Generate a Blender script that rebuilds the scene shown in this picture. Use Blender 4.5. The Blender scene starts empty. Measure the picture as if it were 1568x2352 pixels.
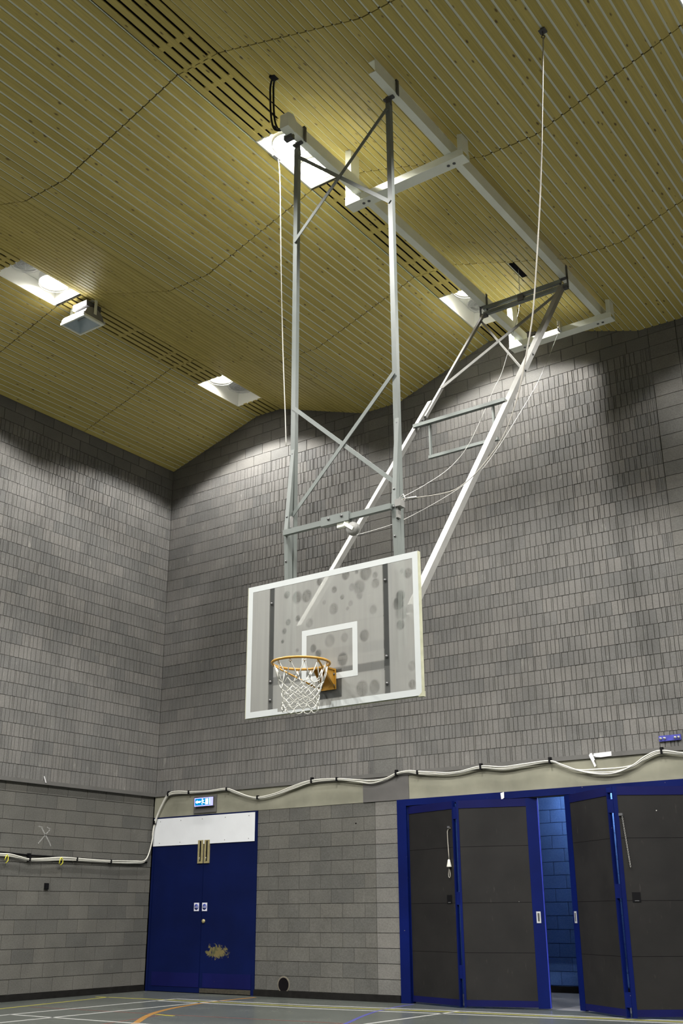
import bpy, bmesh, math, random
from mathutils import Vector, Matrix
random.seed(7)
C = bpy.context.scene.collection
S = bpy.context.scene
PI = math.pi

# ---------------------------------------------------------------- camera, world, exposure
cam_data = bpy.data.cameras.new('camera')
cam = bpy.data.objects.new('camera', cam_data); C.objects.link(cam)
right = Vector((0.81460208, 0.57999416, -0.00549793)); up = Vector((0.20877726, -0.28435791, 0.9357097)); fwd = Vector((-0.54114278, 0.76337891, 0.35272813))
M = Matrix((right, up, -fwd)).transposed().to_4x4(); M.translation = Vector((13.505, -13.5013, 1.1424))
CAMPOS = M.translation.copy()
cam.matrix_world = M
FPX = 2450.0
cam_data.sensor_fit = 'VERTICAL'; cam_data.sensor_height = 36.0; cam_data.sensor_width = 24.0
cam_data.lens = FPX / 2352 * 36.0
cam_data.clip_start = 0.05; cam_data.clip_end = 100
S.camera = cam
w = bpy.data.worlds.new('world'); S.world = w; w.use_nodes = True
w.node_tree.nodes['Background'].inputs[0].default_value = (0, 0, 0, 1)
w.node_tree.nodes['Background'].inputs[1].default_value = 0.0
S.view_settings.view_transform = 'Standard'; S.view_settings.look = 'None'
S.view_settings.gamma = 1.0; S.view_settings.exposure = 0.12
S.view_settings.use_curve_mapping = False
LAMP_GLOW = 60.0     # the glowing lamp glass itself
LAMP_WATTS = 800.0   # the beam of each lamp
BEAM_DEG = 126.0     # full beam angle, cut off by the deep reflector
try:
    S.cycles.use_denoising = True
    S.cycles.max_bounces = 10; S.cycles.diffuse_bounces = 5; S.cycles.transparent_max_bounces = 12
except Exception:
    pass

def px(p):
    "pixel of a world point in the 1568x2352 frame (only to pick which slats and blocks are near the view)"
    d = Vector(p) - CAMPOS; z = d.dot(fwd)
    if z < 0.1: return None
    return (784 + FPX * d.dot(right) / z, 1176 - FPX * d.dot(up) / z)
def seen(pts, m=60):
    for p in pts:
        q = px(p)
        if q and -m < q[0] < 1568 + m and -m < q[1] < 2352 + m: return True
    return False

# ---------------------------------------------------------------- materials
def node_mat(name):
    m = bpy.data.materials.new(name); m.use_nodes = True
    nt = m.node_tree; b = nt.nodes['Principled BSDF']
    return m, nt, b
def N(nt, typ, **kw):
    n = nt.nodes.new(typ)
    for k, v in kw.items(): setattr(n, k, v)
    return n
def L(nt, a, b): nt.links.new(a, b)
def mixc(nt, fac, a, b, blend='MIX'):
    n = N(nt, 'ShaderNodeMix', data_type='RGBA', blend_type=blend)
    if hasattr(fac, 'default_value'): L(nt, fac, n.inputs[0])
    else: n.inputs[0].default_value = fac
    for v, i in ((a, 6), (b, 7)):
        if hasattr(v, 'default_value'): L(nt, v, n.inputs[i])
        else: n.inputs[i].default_value = (*v, 1)
    return n.outputs[2]
def ramp(nt, fac, a, b, ca=(0, 0, 0), cb=(1, 1, 1)):
    r = N(nt, 'ShaderNodeValToRGB'); r.color_ramp.elements[0].position = a; r.color_ramp.elements[1].position = b
    r.color_ramp.elements[0].color = (*ca, 1); r.color_ramp.elements[1].color = (*cb, 1)
    L(nt, fac, r.inputs[0]); return r.outputs[0]
def math_n(nt, op, a, b=None):
    n = N(nt, 'ShaderNodeMath', operation=op)
    for v, i in ((a, 0), (b, 1)):
        if v is None: continue
        if hasattr(v, 'default_value'): L(nt, v, n.inputs[i])
        else: n.inputs[i].default_value = v
    return n.outputs[0]
def noise(nt, vec, scale, detail=3, rough=0.55):
    n = N(nt, 'ShaderNodeTexNoise'); n.inputs['Scale'].default_value = scale; n.inputs['Detail'].default_value = detail
    n.inputs['Roughness'].default_value = rough
    L(nt, vec, n.inputs['Vector']); return n.outputs['Fac']
def world_pos(nt): return N(nt, 'ShaderNodeNewGeometry').outputs['Position']
def mapping(nt, vec, scale=(1, 1, 1)):
    m = N(nt, 'ShaderNodeMapping'); m.inputs['Scale'].default_value = scale; L(nt, vec, m.inputs['Vector']); return m.outputs[0]
def bump(nt, b, h, strength, dist=0.01):
    n = N(nt, 'ShaderNodeBump'); n.inputs['Strength'].default_value = strength; n.inputs['Distance'].default_value = dist
    L(nt, h, n.inputs['Height']); L(nt, n.outputs[0], b.inputs['Normal'])

def plain(name, col, rough=0.6, metal=0.0, var=0.12, scale=6.0, spec=0.5):
    m, nt, b = node_mat(name)
    f = noise(nt, world_pos(nt), scale, 4)
    b.inputs['Roughness'].default_value = rough; b.inputs['Metallic'].default_value = metal
    b.inputs['Specular IOR Level'].default_value = spec
    L(nt, mixc(nt, ramp(nt, f, 0.3, 0.7), tuple(c * (1 - var) for c in col), tuple(c * (1 + var) for c in col)), b.inputs['Base Color'])
    return m

def block_mat(name, col, island=False, lime=0.5, varr=0.13):
    m, nt, b = node_mat(name)
    P = world_pos(nt)
    if island: rnd = N(nt, 'ShaderNodeNewGeometry').outputs['Random Per Island']
    else: rnd = N(nt, 'ShaderNodeObjectInfo').outputs['Random']
    base = mixc(nt, rnd, tuple(c * (1 - varr) for c in col), tuple(c * (1 + varr) for c in (col[0] * 1.03, col[1], col[2] * 0.97)))
    f1 = noise(nt, P, 2.2, 4); f2 = noise(nt, P, 60, 2); f3 = noise(nt, mapping(nt, P, (9, 9, 3.5)), 1.0, 5, 0.65)
    base = mixc(nt, ramp(nt, f1, 0.3, 0.7), mixc(nt, 0.22, base, (0, 0, 0)), base)
    base = mixc(nt, math_n(nt, 'MULTIPLY', ramp(nt, f2, 0.25, 0.75), 0.3), mixc(nt, 0.35, base, (0, 0, 0)), base) if False else mixc(nt, ramp(nt, f2, 0.25, 0.75), mixc(nt, 0.13, base, (0, 0, 0)), mixc(nt, 0.03, base, (1, 1, 1)))
    lm = math_n(nt, 'MULTIPLY', ramp(nt, f3, 0.62, 0.82), lime)
    base = mixc(nt, lm, base, (0.42, 0.41, 0.37))
    L(nt, base, b.inputs['Base Color']); b.inputs['Roughness'].default_value = 0.92
    b.inputs['Specular IOR Level'].default_value = 0.25
    bump(nt, b, f2, 0.35, 0.004)
    return m
BLOCK_U = (0.152, 0.149, 0.144); BLOCK_D = (0.097, 0.0955, 0.087)
m_block = block_mat('ribbed_block', BLOCK_U, lime=0.55)
m_block_s = block_mat('ribbed_block_joined', BLOCK_U, island=True, lime=0.55)
m_plain = block_mat('painted_block', BLOCK_D, lime=0.12, varr=0.13)
m_plain_s = block_mat('painted_block_joined', BLOCK_D, island=True, lime=0.12, varr=0.13)
m_pier = block_mat('pier_block', (0.145, 0.142, 0.134), lime=0.1, varr=0.1)
m_mortar = plain('mortar', (0.072, 0.069, 0.061), 0.95, var=0.2, scale=14)
m_bluewall = block_mat('blue_painted_block', (0.05, 0.13, 0.38), lime=0.0, varr=0.08)
m_bluemortar = plain('blue_painted_joint', (0.03, 0.08, 0.24), 0.8)
m_lintel = plain('lintel_concrete', (0.22, 0.215, 0.165), 0.85, var=0.22, scale=1.6)
m_patch = plain('grey_patch_paint', (0.098, 0.093, 0.09), 0.85, var=0.06)
m_ledge = plain('grey_ledge_paint', (0.10, 0.097, 0.092), 0.85, var=0.08, scale=4)

def wood_mat():
    m, nt, b = node_mat('knotty_pine')
    oi = N(nt, 'ShaderNodeObjectInfo'); tc = N(nt, 'ShaderNodeTexCoord')
    off = N(nt, 'ShaderNodeVectorMath', operation='SCALE'); cv = N(nt, 'ShaderNodeCombineXYZ')
    L(nt, oi.outputs['Random'], cv.inputs[0]); L(nt, oi.outputs['Random'], cv.inputs[1]); L(nt, oi.outputs['Random'], cv.inputs[2])
    L(nt, cv.outputs[0], off.inputs[0]); off.inputs['Scale'].default_value = 57.0
    add = N(nt, 'ShaderNodeVectorMath', operation='ADD'); L(nt, tc.outputs['Object'], add.inputs[0]); L(nt, off.outputs[0], add.inputs[1])
    v = add.outputs[0]
    base = mixc(nt, oi.outputs['Random'], (0.52, 0.425, 0.120), (0.62, 0.51, 0.160))
    g = noise(nt, mapping(nt, v, (60, 1.2, 20)), 1.0, 4)
    base = mixc(nt, ramp(nt, g, 0.35, 0.7), mixc(nt, 0.22, base, (0.12, 0.075, 0.02)), base)
    vo = N(nt, 'ShaderNodeTexVoronoi', feature='F1'); vo.inputs['Scale'].default_value = 1.0
    warp = noise(nt, v, 9, 2)
    wv = N(nt, 'ShaderNodeVectorMath', operation='ADD'); L(nt, mapping(nt, v, (11, 4.6, 8)), wv.inputs[0])
    sc = N(nt, 'ShaderNodeVectorMath', operation='SCALE'); L(nt, warp, sc.inputs[0]); sc.inputs['Scale'].default_value = 0.2; L(nt, sc.outputs[0], wv.inputs[1])
    L(nt, wv.outputs[0], vo.inputs['Vector'])
    knot = ramp(nt, vo.outputs['Distance'], 0.07, 0.16, (1, 1, 1), (0, 0, 0))
    base = mixc(nt, math_n(nt, 'MULTIPLY', knot, 0.85), base, (0.075, 0.038, 0.012))
    L(nt, base, b.inputs['Base Color']); b.inputs['Roughness'].default_value = 0.45; b.inputs['Specular IOR Level'].default_value = 0.4
    bump(nt, b, g, 0.1, 0.002)
    return m
m_wood = wood_mat()
m_membrane = plain('pale_backing_board', (0.88, 0.91, 0.82), 0.9, var=0.03, scale=2)
m_black = plain('black_void', (0.006, 0.005, 0.006), 0.9, spec=0.05)  # flat black, paints in the darkness of holes and open vents
m_jointdark = plain('dark_joint', (0.05, 0.04, 0.02), 0.9)
m_roof = plain('roof_deck', (0.1, 0.1, 0.1), 0.9)
m_rail = plain('cream_painted_steel', (0.84, 0.86, 0.76), 0.42, var=0.05, scale=3)
m_steel = plain('grey_green_painted_steel', (0.165, 0.183, 0.173), 0.45, var=0.07, scale=5)
m_white_steel = plain('white_painted_steel', (0.235, 0.232, 0.22), 0.45, var=0.07, scale=8)
m_dark = plain('dark_steel', (0.07, 0.07, 0.075), 0.5)
m_bolt = plain('bolt_steel', (0.12, 0.12, 0.12), 0.4, metal=0.6)
m_board_paint = plain('white_board_paint', (0.53, 0.555, 0.555), 0.5, var=0.02)
m_barblue = plain('slate_painted_bar', (0.055, 0.062, 0.075), 0.5, var=0.1)
m_rubber_edge = plain('aged_board_edge', (0.42, 0.42, 0.30), 0.7, var=0.15, scale=12)
m_orange = plain('amber_painted_rim', (0.43, 0.225, 0.030), 0.38, var=0.08)
m_net = plain('white_net_cord', (0.56, 0.555, 0.51), 0.85, var=0.05)
m_cable = plain('white_cable_sheath', (0.56, 0.55, 0.50), 0.5, var=0.05)
m_cord = plain('pale_cord', (0.36, 0.34, 0.30), 0.8)
m_wire = plain('galvanised_wire', (0.36, 0.355, 0.34), 0.45, metal=0.3)
m_blackplastic = plain('black_plastic', (0.004, 0.004, 0.005), 0.5, spec=0.15)
m_paper = plain('white_paper_tape', (0.62, 0.61, 0.63), 0.8, var=0.03)
m_white_panel = plain('white_panel', (0.67, 0.685, 0.715), 0.6, var=0.03, scale=3)
m_brass = plain('aged_brass', (0.36, 0.31, 0.16), 0.45, metal=0.35, var=0.15, scale=20)
m_chrome = plain('chrome', (0.75, 0.75, 0.75), 0.25, metal=0.9)
m_satin = plain('satin_aluminium', (0.62, 0.63, 0.65), 0.4, metal=0.5)
m_yellow_rib = plain('yellow_ribbon', (0.55, 0.52, 0.05), 0.8)
m_skirt = plain('black_skirting', (0.008, 0.0075, 0.007), 0.8, var=0.35, scale=9, spec=0.15)

def chipped_blue(name, col, amount=0.5):
    m, nt, b = node_mat(name)
    P = world_pos(nt)
    f = noise(nt, P, 26, 4, 0.6); g = noise(nt, P, 1.3, 3)
    base = mixc(nt, ramp(nt, g, 0.3, 0.7), tuple(c * 0.8 for c in col), tuple(c * 1.2 for c in col))
    base = mixc(nt, math_n(nt, 'MULTIPLY', ramp(nt, f, 0.72, 0.78), amount), base, (0.42, 0.36, 0.24))
    L(nt, base, b.inputs['Base Color']); b.inputs['Roughness'].default_value = 0.45; b.inputs['Specular IOR Level'].default_value = 0.15
    return m
m_blue_frame = chipped_blue('chipped_royal_blue_paint', (0.001, 0.0055, 0.066), 0.8)
m_blue_rail = chipped_blue('scuffed_blue_paint', (0.0045, 0.006, 0.055), 0.6)

def door_mat():
    "navy paint; worn through to plywood in one ragged patch on the right leaf"
    m, nt, b = node_mat('navy_door_paint')
    P = world_pos(nt)
    g = noise(nt, P, 1.5, 3)
    base = mixc(nt, ramp(nt, g, 0.3, 0.7), (0.0018, 0.0050, 0.036), (0.0024, 0.0068, 0.052))
    sub = N(nt, 'ShaderNodeVectorMath', operation='SUBTRACT'); L(nt, P, sub.inputs[0]); sub.inputs[1].default_value = (1.50, -0.02, 0.60)
    dv = mapping(nt, sub.outputs[0], (2.7, 0.0, 6.0))
    ln = N(nt, 'ShaderNodeVectorMath', operation='LENGTH'); L(nt, dv, ln.inputs[0])
    nz = noise(nt, P, 13, 5, 0.75)
    d = math_n(nt, 'ADD', ln.outputs['Value'], math_n(nt, 'MULTIPLY', math_n(nt, 'SUBTRACT', nz, 0.5), 2.1))
    mask = ramp(nt, d, 0.50, 0.53, (1, 1, 1), (0, 0, 0))
    tan = mixc(nt, ramp(nt, noise(nt, P, 9, 3), 0.45, 0.6), (0.135, 0.112, 0.050), (0.066, 0.068, 0.038))
    base = mixc(nt, mask, base, tan)
    spk = ramp(nt, noise(nt, P, 55, 2), 0.80, 0.83)
    base = mixc(nt, math_n(nt, 'MULTIPLY', spk, 0.25), base, (0.3, 0.3, 0.35))
    L(nt, base, b.inputs['Base Color']); b.inputs['Roughness'].default_value = 0.45; b.inputs['Specular IOR Level'].default_value = 0.15
    return m
m_door = door_mat()

def ply_mat():
    m, nt, b = node_mat('dark_stained_panel')
    P = world_pos(nt)
    f = noise(nt, P, 2.0, 5, 0.6); s = noise(nt, mapping(nt, P, (30, 30, 6)), 1.0, 3); k = noise(nt, P, 12, 2)
    base = mixc(nt, ramp(nt, f, 0.3, 0.7), (0.0085, 0.0080, 0.0080), (0.0145, 0.0135, 0.0130))
    base = mixc(nt, math_n(nt, 'MULTIPLY', ramp(nt, s, 0.66, 0.8), 0.25), base, (0.10, 0.09, 0.08))
    base = mixc(nt, ramp(nt, k, 0.80, 0.82), base, (0.35, 0.35, 0.33))
    L(nt, base, b.inputs['Base Color']); b.inputs['Roughness'].default_value = 0.6; b.inputs['Specular IOR Level'].default_value = 0.25
    return m
m_ply = ply_mat()

def floor_mat():
    m, nt, b = node_mat('sports_floor')
    P = world_pos(nt)
    f = noise(nt, P, 0.9, 4); g = noise(nt, P, 14, 3)
    base = mixc(nt, ramp(nt, f, 0.3, 0.7), (0.066, 0.074, 0.068), (0.084, 0.091, 0.083))
    base = mixc(nt, math_n(nt, 'MULTIPLY', ramp(nt, g, 0.7, 0.85), 0.3), base, (0.4, 0.4, 0.38))
    L(nt, base, b.inputs['Base Color'])
    b.inputs['Specular IOR Level'].default_value = 0.38
    L(nt, ramp(nt, f, 0.2, 0.8, (0.22,) * 3, (0.30,) * 3), b.inputs['Roughness'])
    return m
m_floor = floor_mat()
m_storefloor = plain('store_concrete', (0.13, 0.13, 0.14), 0.7)
m_lines = {'white': plain('white_line', (0.34, 0.34, 0.33), 0.4), 'yellow': plain('yellow_line', (0.30, 0.275, 0.04), 0.4),
           'orange': plain('orange_line', (0.25, 0.125, 0.03), 0.4), 'red': plain('red_line', (0.10, 0.045, 0.038), 0.4), 'blue': plain('blue_line', (0.055, 0.055, 0.22), 0.4)}

def emit(name, col, s):
    m = bpy.data.materials.new(name); m.use_nodes = True; nt = m.node_tree
    nt.nodes.remove(nt.nodes['Principled BSDF']); e = N(nt, 'ShaderNodeEmission')
    e.inputs[0].default_value = (*col, 1); e.inputs[1].default_value = s
    L(nt, e.outputs[0], nt.nodes['Material Output'].inputs[0]); return m
m_lamp = emit('lamp_glow', (1.0, 0.965, 0.86), LAMP_GLOW)
m_lamp_big = emit('bare_lamp_glow', (1.0, 0.96, 0.84), 150.0)
m_box = plain('white_light_box', (0.88, 0.88, 0.84), 0.6, var=0.02)
m_reflector = plain('lamp_reflector', (0.82, 0.82, 0.80), 0.35, var=0.02)
m_lens_off = plain('unlit_lamp_glass', (0.36, 0.37, 0.37), 0.3, var=0.05)
m_sign_white = emit('sign_white_glow', (0.80, 0.90, 1.0), 2.4)
m_sign_blue = emit('sign_blue_glow', (0.0, 0.33, 0.80), 0.8)
m_sign_edge = emit('sign_violet_led_edge', (0.30, 0.30, 1.0), 2.2)
m_blue_disc = plain('sign_disc_blue', (0.02, 0.035, 0.22), 0.5)
m_sticker = plain('sticker_white', (0.62, 0.62, 0.72), 0.5)

def glass_board_mat():
    m = bpy.data.materials.new('scuffed_clear_board'); m.use_nodes = True; nt = m.node_tree
    b = nt.nodes['Principled BSDF']; out = nt.nodes['Material Output']
    at = N(nt, 'ShaderNodeAttribute', attribute_name='haze'); P = world_pos(nt)
    st = noise(nt, mapping(nt, P, (26, 1, 1.2)), 1.0, 4)
    fac = math_n(nt, 'MULTIPLY', at.outputs['Fac'], ramp(nt, st, 0.2, 0.8, (0.90,) * 3, (1.06,) * 3))
    b.inputs['Base Color'].default_value = (0.50, 0.50, 0.475, 1); b.inputs['Roughness'].default_value = 0.5
    tr = N(nt, 'ShaderNodeBsdfTransparent'); tr.inputs[0].default_value = (0.97, 0.98, 0.96, 1)
    tl = N(nt, 'ShaderNodeBsdfTranslucent'); tl.inputs[0].default_value = (0.50, 0.50, 0.475, 1)
    dm = N(nt, 'ShaderNodeMixShader'); dm.inputs[0].default_value = 0.35; L(nt, b.outputs[0], dm.inputs[1]); L(nt, tl.outputs[0], dm.inputs[2])
    gl = N(nt, 'ShaderNodeBsdfGlossy'); gl.inputs['Roughness'].default_value = 0.12
    ms = N(nt, 'ShaderNodeMixShader'); L(nt, fac, ms.inputs[0]); L(nt, tr.outputs[0], ms.inputs[1]); L(nt, dm.outputs[0], ms.inputs[2])
    fr = N(nt, 'ShaderNodeFresnel'); fr.inputs[0].default_value = 1.35
    m2 = N(nt, 'ShaderNodeMixShader'); L(nt, fr.outputs[0], m2.inputs[0]); L(nt, ms.outputs[0], m2.inputs[1]); L(nt, gl.outputs[0], m2.inputs[2])
    L(nt, m2.outputs[0], out.inputs[0]); return m
m_glass = glass_board_mat()

# ---------------------------------------------------------------- mesh builder
class MB:
    def __init__(s): s.v = []; s.f = []; s.sm = []
    def add(s, vs, fs, smooth=False):
        o = len(s.v); s.v += [tuple(v) for v in vs]; s.f += [tuple(i + o for i in f) for f in fs]; s.sm += [smooth] * len(fs); return s
    def box(s, x0, x1, y0, y1, z0, z1):
        vs = [(x, y, z) for z in (z0, z1) for y in (y0, y1) for x in (x0, x1)]
        return s.add(vs, [(0, 2, 3, 1), (4, 5, 7, 6), (0, 1, 5, 4), (2, 6, 7, 3), (0, 4, 6, 2), (1, 3, 7, 5)])
    def bar(s, p, q, wd, ht, upv=(0, 0, 1)):
        "box from p to q; ht measured along upv, wd across"
        p = Vector(p); q = Vector(q); d = (q - p).normalized(); u = Vector(upv)
        sd = d.cross(u); sd = sd.normalized() if sd.length > 1e-6 else Vector((1, 0, 0)); u = sd.cross(d).normalized()
        a = sd * wd / 2; b = u * ht / 2
        vs = [p - a - b, p + a - b, p + a + b, p - a + b, q - a - b, q + a - b, q + a + b, q - a + b]
        return s.add(vs, [(0, 3, 2, 1), (4, 5, 6, 7), (0, 1, 5, 4), (1, 2, 6, 5), (2, 3, 7, 6), (3, 0, 4, 7)])
    def tube(s, pts, r, n=8, closed=False, caps=True):
        pts = [Vector(p) for p in pts]; m = len(pts); rings = []
        ref = None
        for i, p in enumerate(pts):
            a = pts[(i - 1) % m] if closed or i > 0 else p; b = pts[(i + 1) % m] if closed or i < m - 1 else p
            d = (b - a).normalized()
            if ref is None:
                ref = d.orthogonal().normalized()
            ref = (ref - d * ref.dot(d)); ref = ref.normalized() if ref.length > 1e-6 else d.orthogonal().normalized()
            e = d.cross(ref); rr = r[i] if isinstance(r, (list, tuple)) else r
            rings.append([p + (ref * math.cos(2 * PI * k / n) + e * math.sin(2 * PI * k / n)) * rr for k in range(n)])
        vs = [v for g in rings for v in g]; fs = []
        for i in range(m if closed else m - 1):
            j = (i + 1) % m
            for k in range(n): fs.append((i * n + k, i * n + (k + 1) % n, j * n + (k + 1) % n, j * n + k))
        if caps and not closed: fs += [tuple(range(n - 1, -1, -1)), tuple(range((m - 1) * n, m * n))]
        return s.add(vs, fs, True)
    def lathe(s, prof, n=24, c=(0, 0, 0), axis='z', cap=False):
        "prof: list of (radius, height)"
        vs = []; fs = []; m = len(prof)
        for r, h in prof:
            for k in range(n):
                a = 2 * PI * k / n; x, y = r * math.cos(a), r * math.sin(a)
                p = {'z': (x, y, h), 'y': (x, h, y), 'x': (h, x, y)}[axis]
                vs.append((p[0] + c[0], p[1] + c[1], p[2] + c[2]))
        for i in range(m - 1):
            for k in range(n): fs.append((i * n + k, i * n + (k + 1) % n, (i + 1) * n + (k + 1) % n, (i + 1) * n + k))
        if cap: fs += [tuple(range(n - 1, -1, -1)), tuple(range((m - 1) * n, m * n))]
        return s.add(vs, fs, True)
    def prism(s, poly, z0, z1, f):
        "poly: 2D outline, f(a, b, h) -> point"
        n = len(poly); vs = [f(a, b, z0) for a, b in poly] + [f(a, b, z1) for a, b in poly]
        fs = [tuple(range(n - 1, -1, -1)), tuple(range(n, 2 * n))] + [(i, (i + 1) % n, n + (i + 1) % n, n + i) for i in range(n)]
        return s.add(vs, fs)
    def mesh(s, name, m):
        me = bpy.data.meshes.new(name); me.from_pydata([tuple(v) for v in s.v], [], s.f)
        me.polygons.foreach_set('use_smooth', s.sm)
        if m: me.materials.append(m)
        bm = bmesh.new(); bm.from_mesh(me); bmesh.ops.recalc_face_normals(bm, faces=bm.faces); bm.to_mesh(me); bm.free()
        me.update(); return me
    def build(s, name, m, parent=None, kind=None, label=None):
        o = bpy.data.objects.new(name, s.mesh(name, m)); C.objects.link(o)
        if parent:
            o.parent = parent
            if parent.type == 'EMPTY' or True: o.matrix_parent_inverse = parent.matrix_basis.inverted()
        if kind: o['kind'] = kind
        if label: o['label'] = label
        return o
def thing(name, label, cat, loc=(0, 0, 0), group=None):
    o = bpy.data.objects.new(name, None); C.objects.link(o); o.location = loc; o.empty_display_size = 0.1
    o['label'] = label; o['category'] = cat
    if group: o['group'] = group
    return o
def tag(o, label, cat, group=None):
    o['label'] = label; o['category'] = cat
    if group: o['group'] = group
    return o
def struct(o, label=None):
    o['kind'] = 'structure'
    if label: o['label'] = label
    return o
def copy_tree(o, parent=None):
    c = o.copy(); C.objects.link(c)
    if parent: c.parent = parent; c.matrix_parent_inverse = o.matrix_parent_inverse.copy()
    for ch in list(o.children): copy_tree(ch, c)
    return c

# ---------------------------------------------------------------- large structure
XR, YF = 19.2, -16.8
struct(MB().box(-0.3, XR, YF, 0.06, -0.12, 0.0).build('floor', m_floor), 'grey green sports hall floor with painted court lines')
floor = bpy.data.objects['floor']
struct(MB().box(4.5, 11.6, 0.06, 3.3, -0.12, -0.004).build('floor_store', m_storefloor))

def strip(pts, wd, z):
    "flat painted line along floor points"
    b = MB(); P = [Vector((x, y, 0)) for x, y in pts]; vs = []
    for i, p in enumerate(P):
        d = (P[min(i + 1, len(P) - 1)] - P[max(i - 1, 0)]).normalized(); n = Vector((-d.y, d.x, 0)) * wd / 2
        vs += [(p.x + n.x, p.y + n.y, z), (p.x - n.x, p.y - n.y, z), (p.x - n.x, p.y - n.y, z - 0.003), (p.x + n.x, p.y + n.y, z - 0.003)]
    fs = []
    for i in range(len(P) - 1):
        a, c = i * 4, i * 4 + 4
        fs += [(a, a + 1, c + 1, c), (a + 1, a + 2, c + 2, c + 1), (a + 2, a + 3, c + 3, c + 2), (a + 3, a, c, c + 3)]
    e = len(vs) - 4
    return b.add(vs, fs + [(0, 3, 2, 1), (e, e + 1, e + 2, e + 3)])
def smooth2(pts, n=8):
    out = []
    for i in range(len(pts) - 1):
        p0, p1, p2, p3 = pts[max(i - 1, 0)], pts[i], pts[i + 1], pts[min(i + 2, len(pts) - 1)]
        for k in range(n):
            t = k / n
            out.append(tuple(0.5 * (2 * b + (c - a) * t + (2 * a - 5 * b + 4 * c - d) * t * t + (3 * b - a - 3 * c + d) * t ** 3) for a, b, c, d in zip(p0, p1, p2, p3)))
    return out + [tuple(pts[-1])]
LINES = {
 'yellow': [[(1.05, -4.6), (0.53, -1.3)], [(0.31, -1.33), (1.64, -1.235), (4.13, -1.14), (5.96, -0.89), (9.0, -0.656), (11, -0.5)]],
 'white': [[(1.75, -6.4), (1.66, -1.02)], [(2.53, -6.98), (2.45, -0.99)], [(1.709, -4.02), (2.504, -4.02), (5.94, -4.0)],
           [(1.66, -1.43), (4.31, -1.36), (6.1, -1.133), (9.06, -0.822), (11, -0.65)], [(1.634, -1.021), (3.985, -0.94), (5.858, -0.721), (8.956, -0.521), (11, -0.4)], [(6.1, -4.6), (6.196, -0.718)]],
 'orange': [smooth2([(4.45, -4.8), (3.895, -4.027), (3.297, -3.234), (2.881, -2.502), (2.60, -1.7), (2.47, -1.0), (2.464, -0.206)])],
 'red': [[(0.995, -3.115), (1.858, -3.07), (3.376, -3.0), (5.384, -2.824), (9, -2.5)], [(3.7, -4.6), (3.365, -3.0)]],
 'blue': [smooth2([(6.3, -3.6), (6.032, -3.049), (5.85, -2.6), (5.592, -2.0), (5.364, -1.38), (5.2, -0.743), (5.13, -0.081)])]}
lev = {'red': 0.0010, 'orange': 0.0014, 'blue': 0.0012, 'yellow': 0.0018, 'white': 0.0022}
for c_, ls in LINES.items():
    for l_ in ls:
        strip(l_, 0.05 if c_ != 'orange' else 0.08, lev[c_]).build('line_marking', m_lines[c_], floor)
strip([(3.26, -3.05), (3.60, -3.10)], 0.05, 0.0026).build('line_marking', m_lines['yellow'], floor)

# ceiling profile: folded pine vault, X -> z
PX = [-0.4, 0, 2.05, 2.6, 4.4, 5.1, 6.82, 7.4, 9.2, 9.85, 11.58, 12.16, 13.96, 14.6, 16.33, 16.9, 18.7, 19.3]
PZ = [8.96, 9.07, 9.665, 9.66, 9.055, 9.045, 9.62, 9.60, 9.0, 8.985, 9.56, 9.55, 8.96, 8.95, 9.52, 9.5, 8.92, 8.91]
def ceil_z(x):
    for i in range(len(PX) - 1):
        if PX[i] <= x <= PX[i + 1]: return PZ[i] + (PZ[i + 1] - PZ[i]) * (x - PX[i]) / (PX[i + 1] - PX[i])
    return PZ[-1]
CROWN = [(2.05, 2.6), (6.82, 7.4), (11.58, 12.16), (16.33, 16.9)]
LX = [2.325, 7.12, 11.87, 16.62]
LY = [-1.05, -5.24, -9.44, -13.64]
LHX, LHY = 0.280, 0.525     # half size of a light opening
JY = [0.0, -2.25, -4.67, -7.08, -9.5, -11.9, -14.3, YF]

# ---- block walls
BW, BH = 0.4, 0.2
def rib_polys(rng):
    "outline of one split ribbed block, seen from above: grooves cut in the face (face at y=0)"
    cuts = [(0.0, 0.0)]
    pts = [(0.0045, 0.05), (0.0045, 0.0)]
    xs = []
    x = 0.006 + rng.choice([0.05, 0.07, 0.085])
    dbl = rng.random() < 0.85
    while x < 0.345:
        xs.append(x)
        if dbl and 0.12 < x < 0.26: x += 0.024; dbl = False
        else: x += rng.choice([0.052, 0.066, 0.078, 0.092])
    y = rng.uniform(0, 0.004)
    pts[1] = (0.0045, y)
    for gx in xs:
        pts += [(gx - 0.0055, y), (gx - 0.0032, 0.0145), (gx + 0.0032, 0.0145)]
        y = rng.uniform(0, 0.005); pts += [(gx + 0.0055, y)]
    pts += [(0.3955, y), (0.3955, 0.05)]
    return pts
rng = random.Random(11)
RIBS = [rib_polys(rng) for _ in range(10)]
def rib_mesh(i, m):
    return MB().prism(RIBS[i], 0.0035, 0.1965, lambda a, b, h: (a, b, h)).mesh('ribbed_block', m)
RIBMESH = [rib_mesh(i, m_block) for i in range(10)]
PLAINMESH = {}
def plain_mesh(m):
    if m.name not in PLAINMESH:
        PLAINMESH[m.name] = MB().prism([(0.004, 0.05), (0.004, 0.003), (0.007, 0.0), (0.393, 0.0), (0.396, 0.003), (0.396, 0.05)], 0.0038, 0.1962, lambda a, b, h: (a, b, h)).mesh('plain_block', m)
    return PLAINMESH[m.name]

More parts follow.
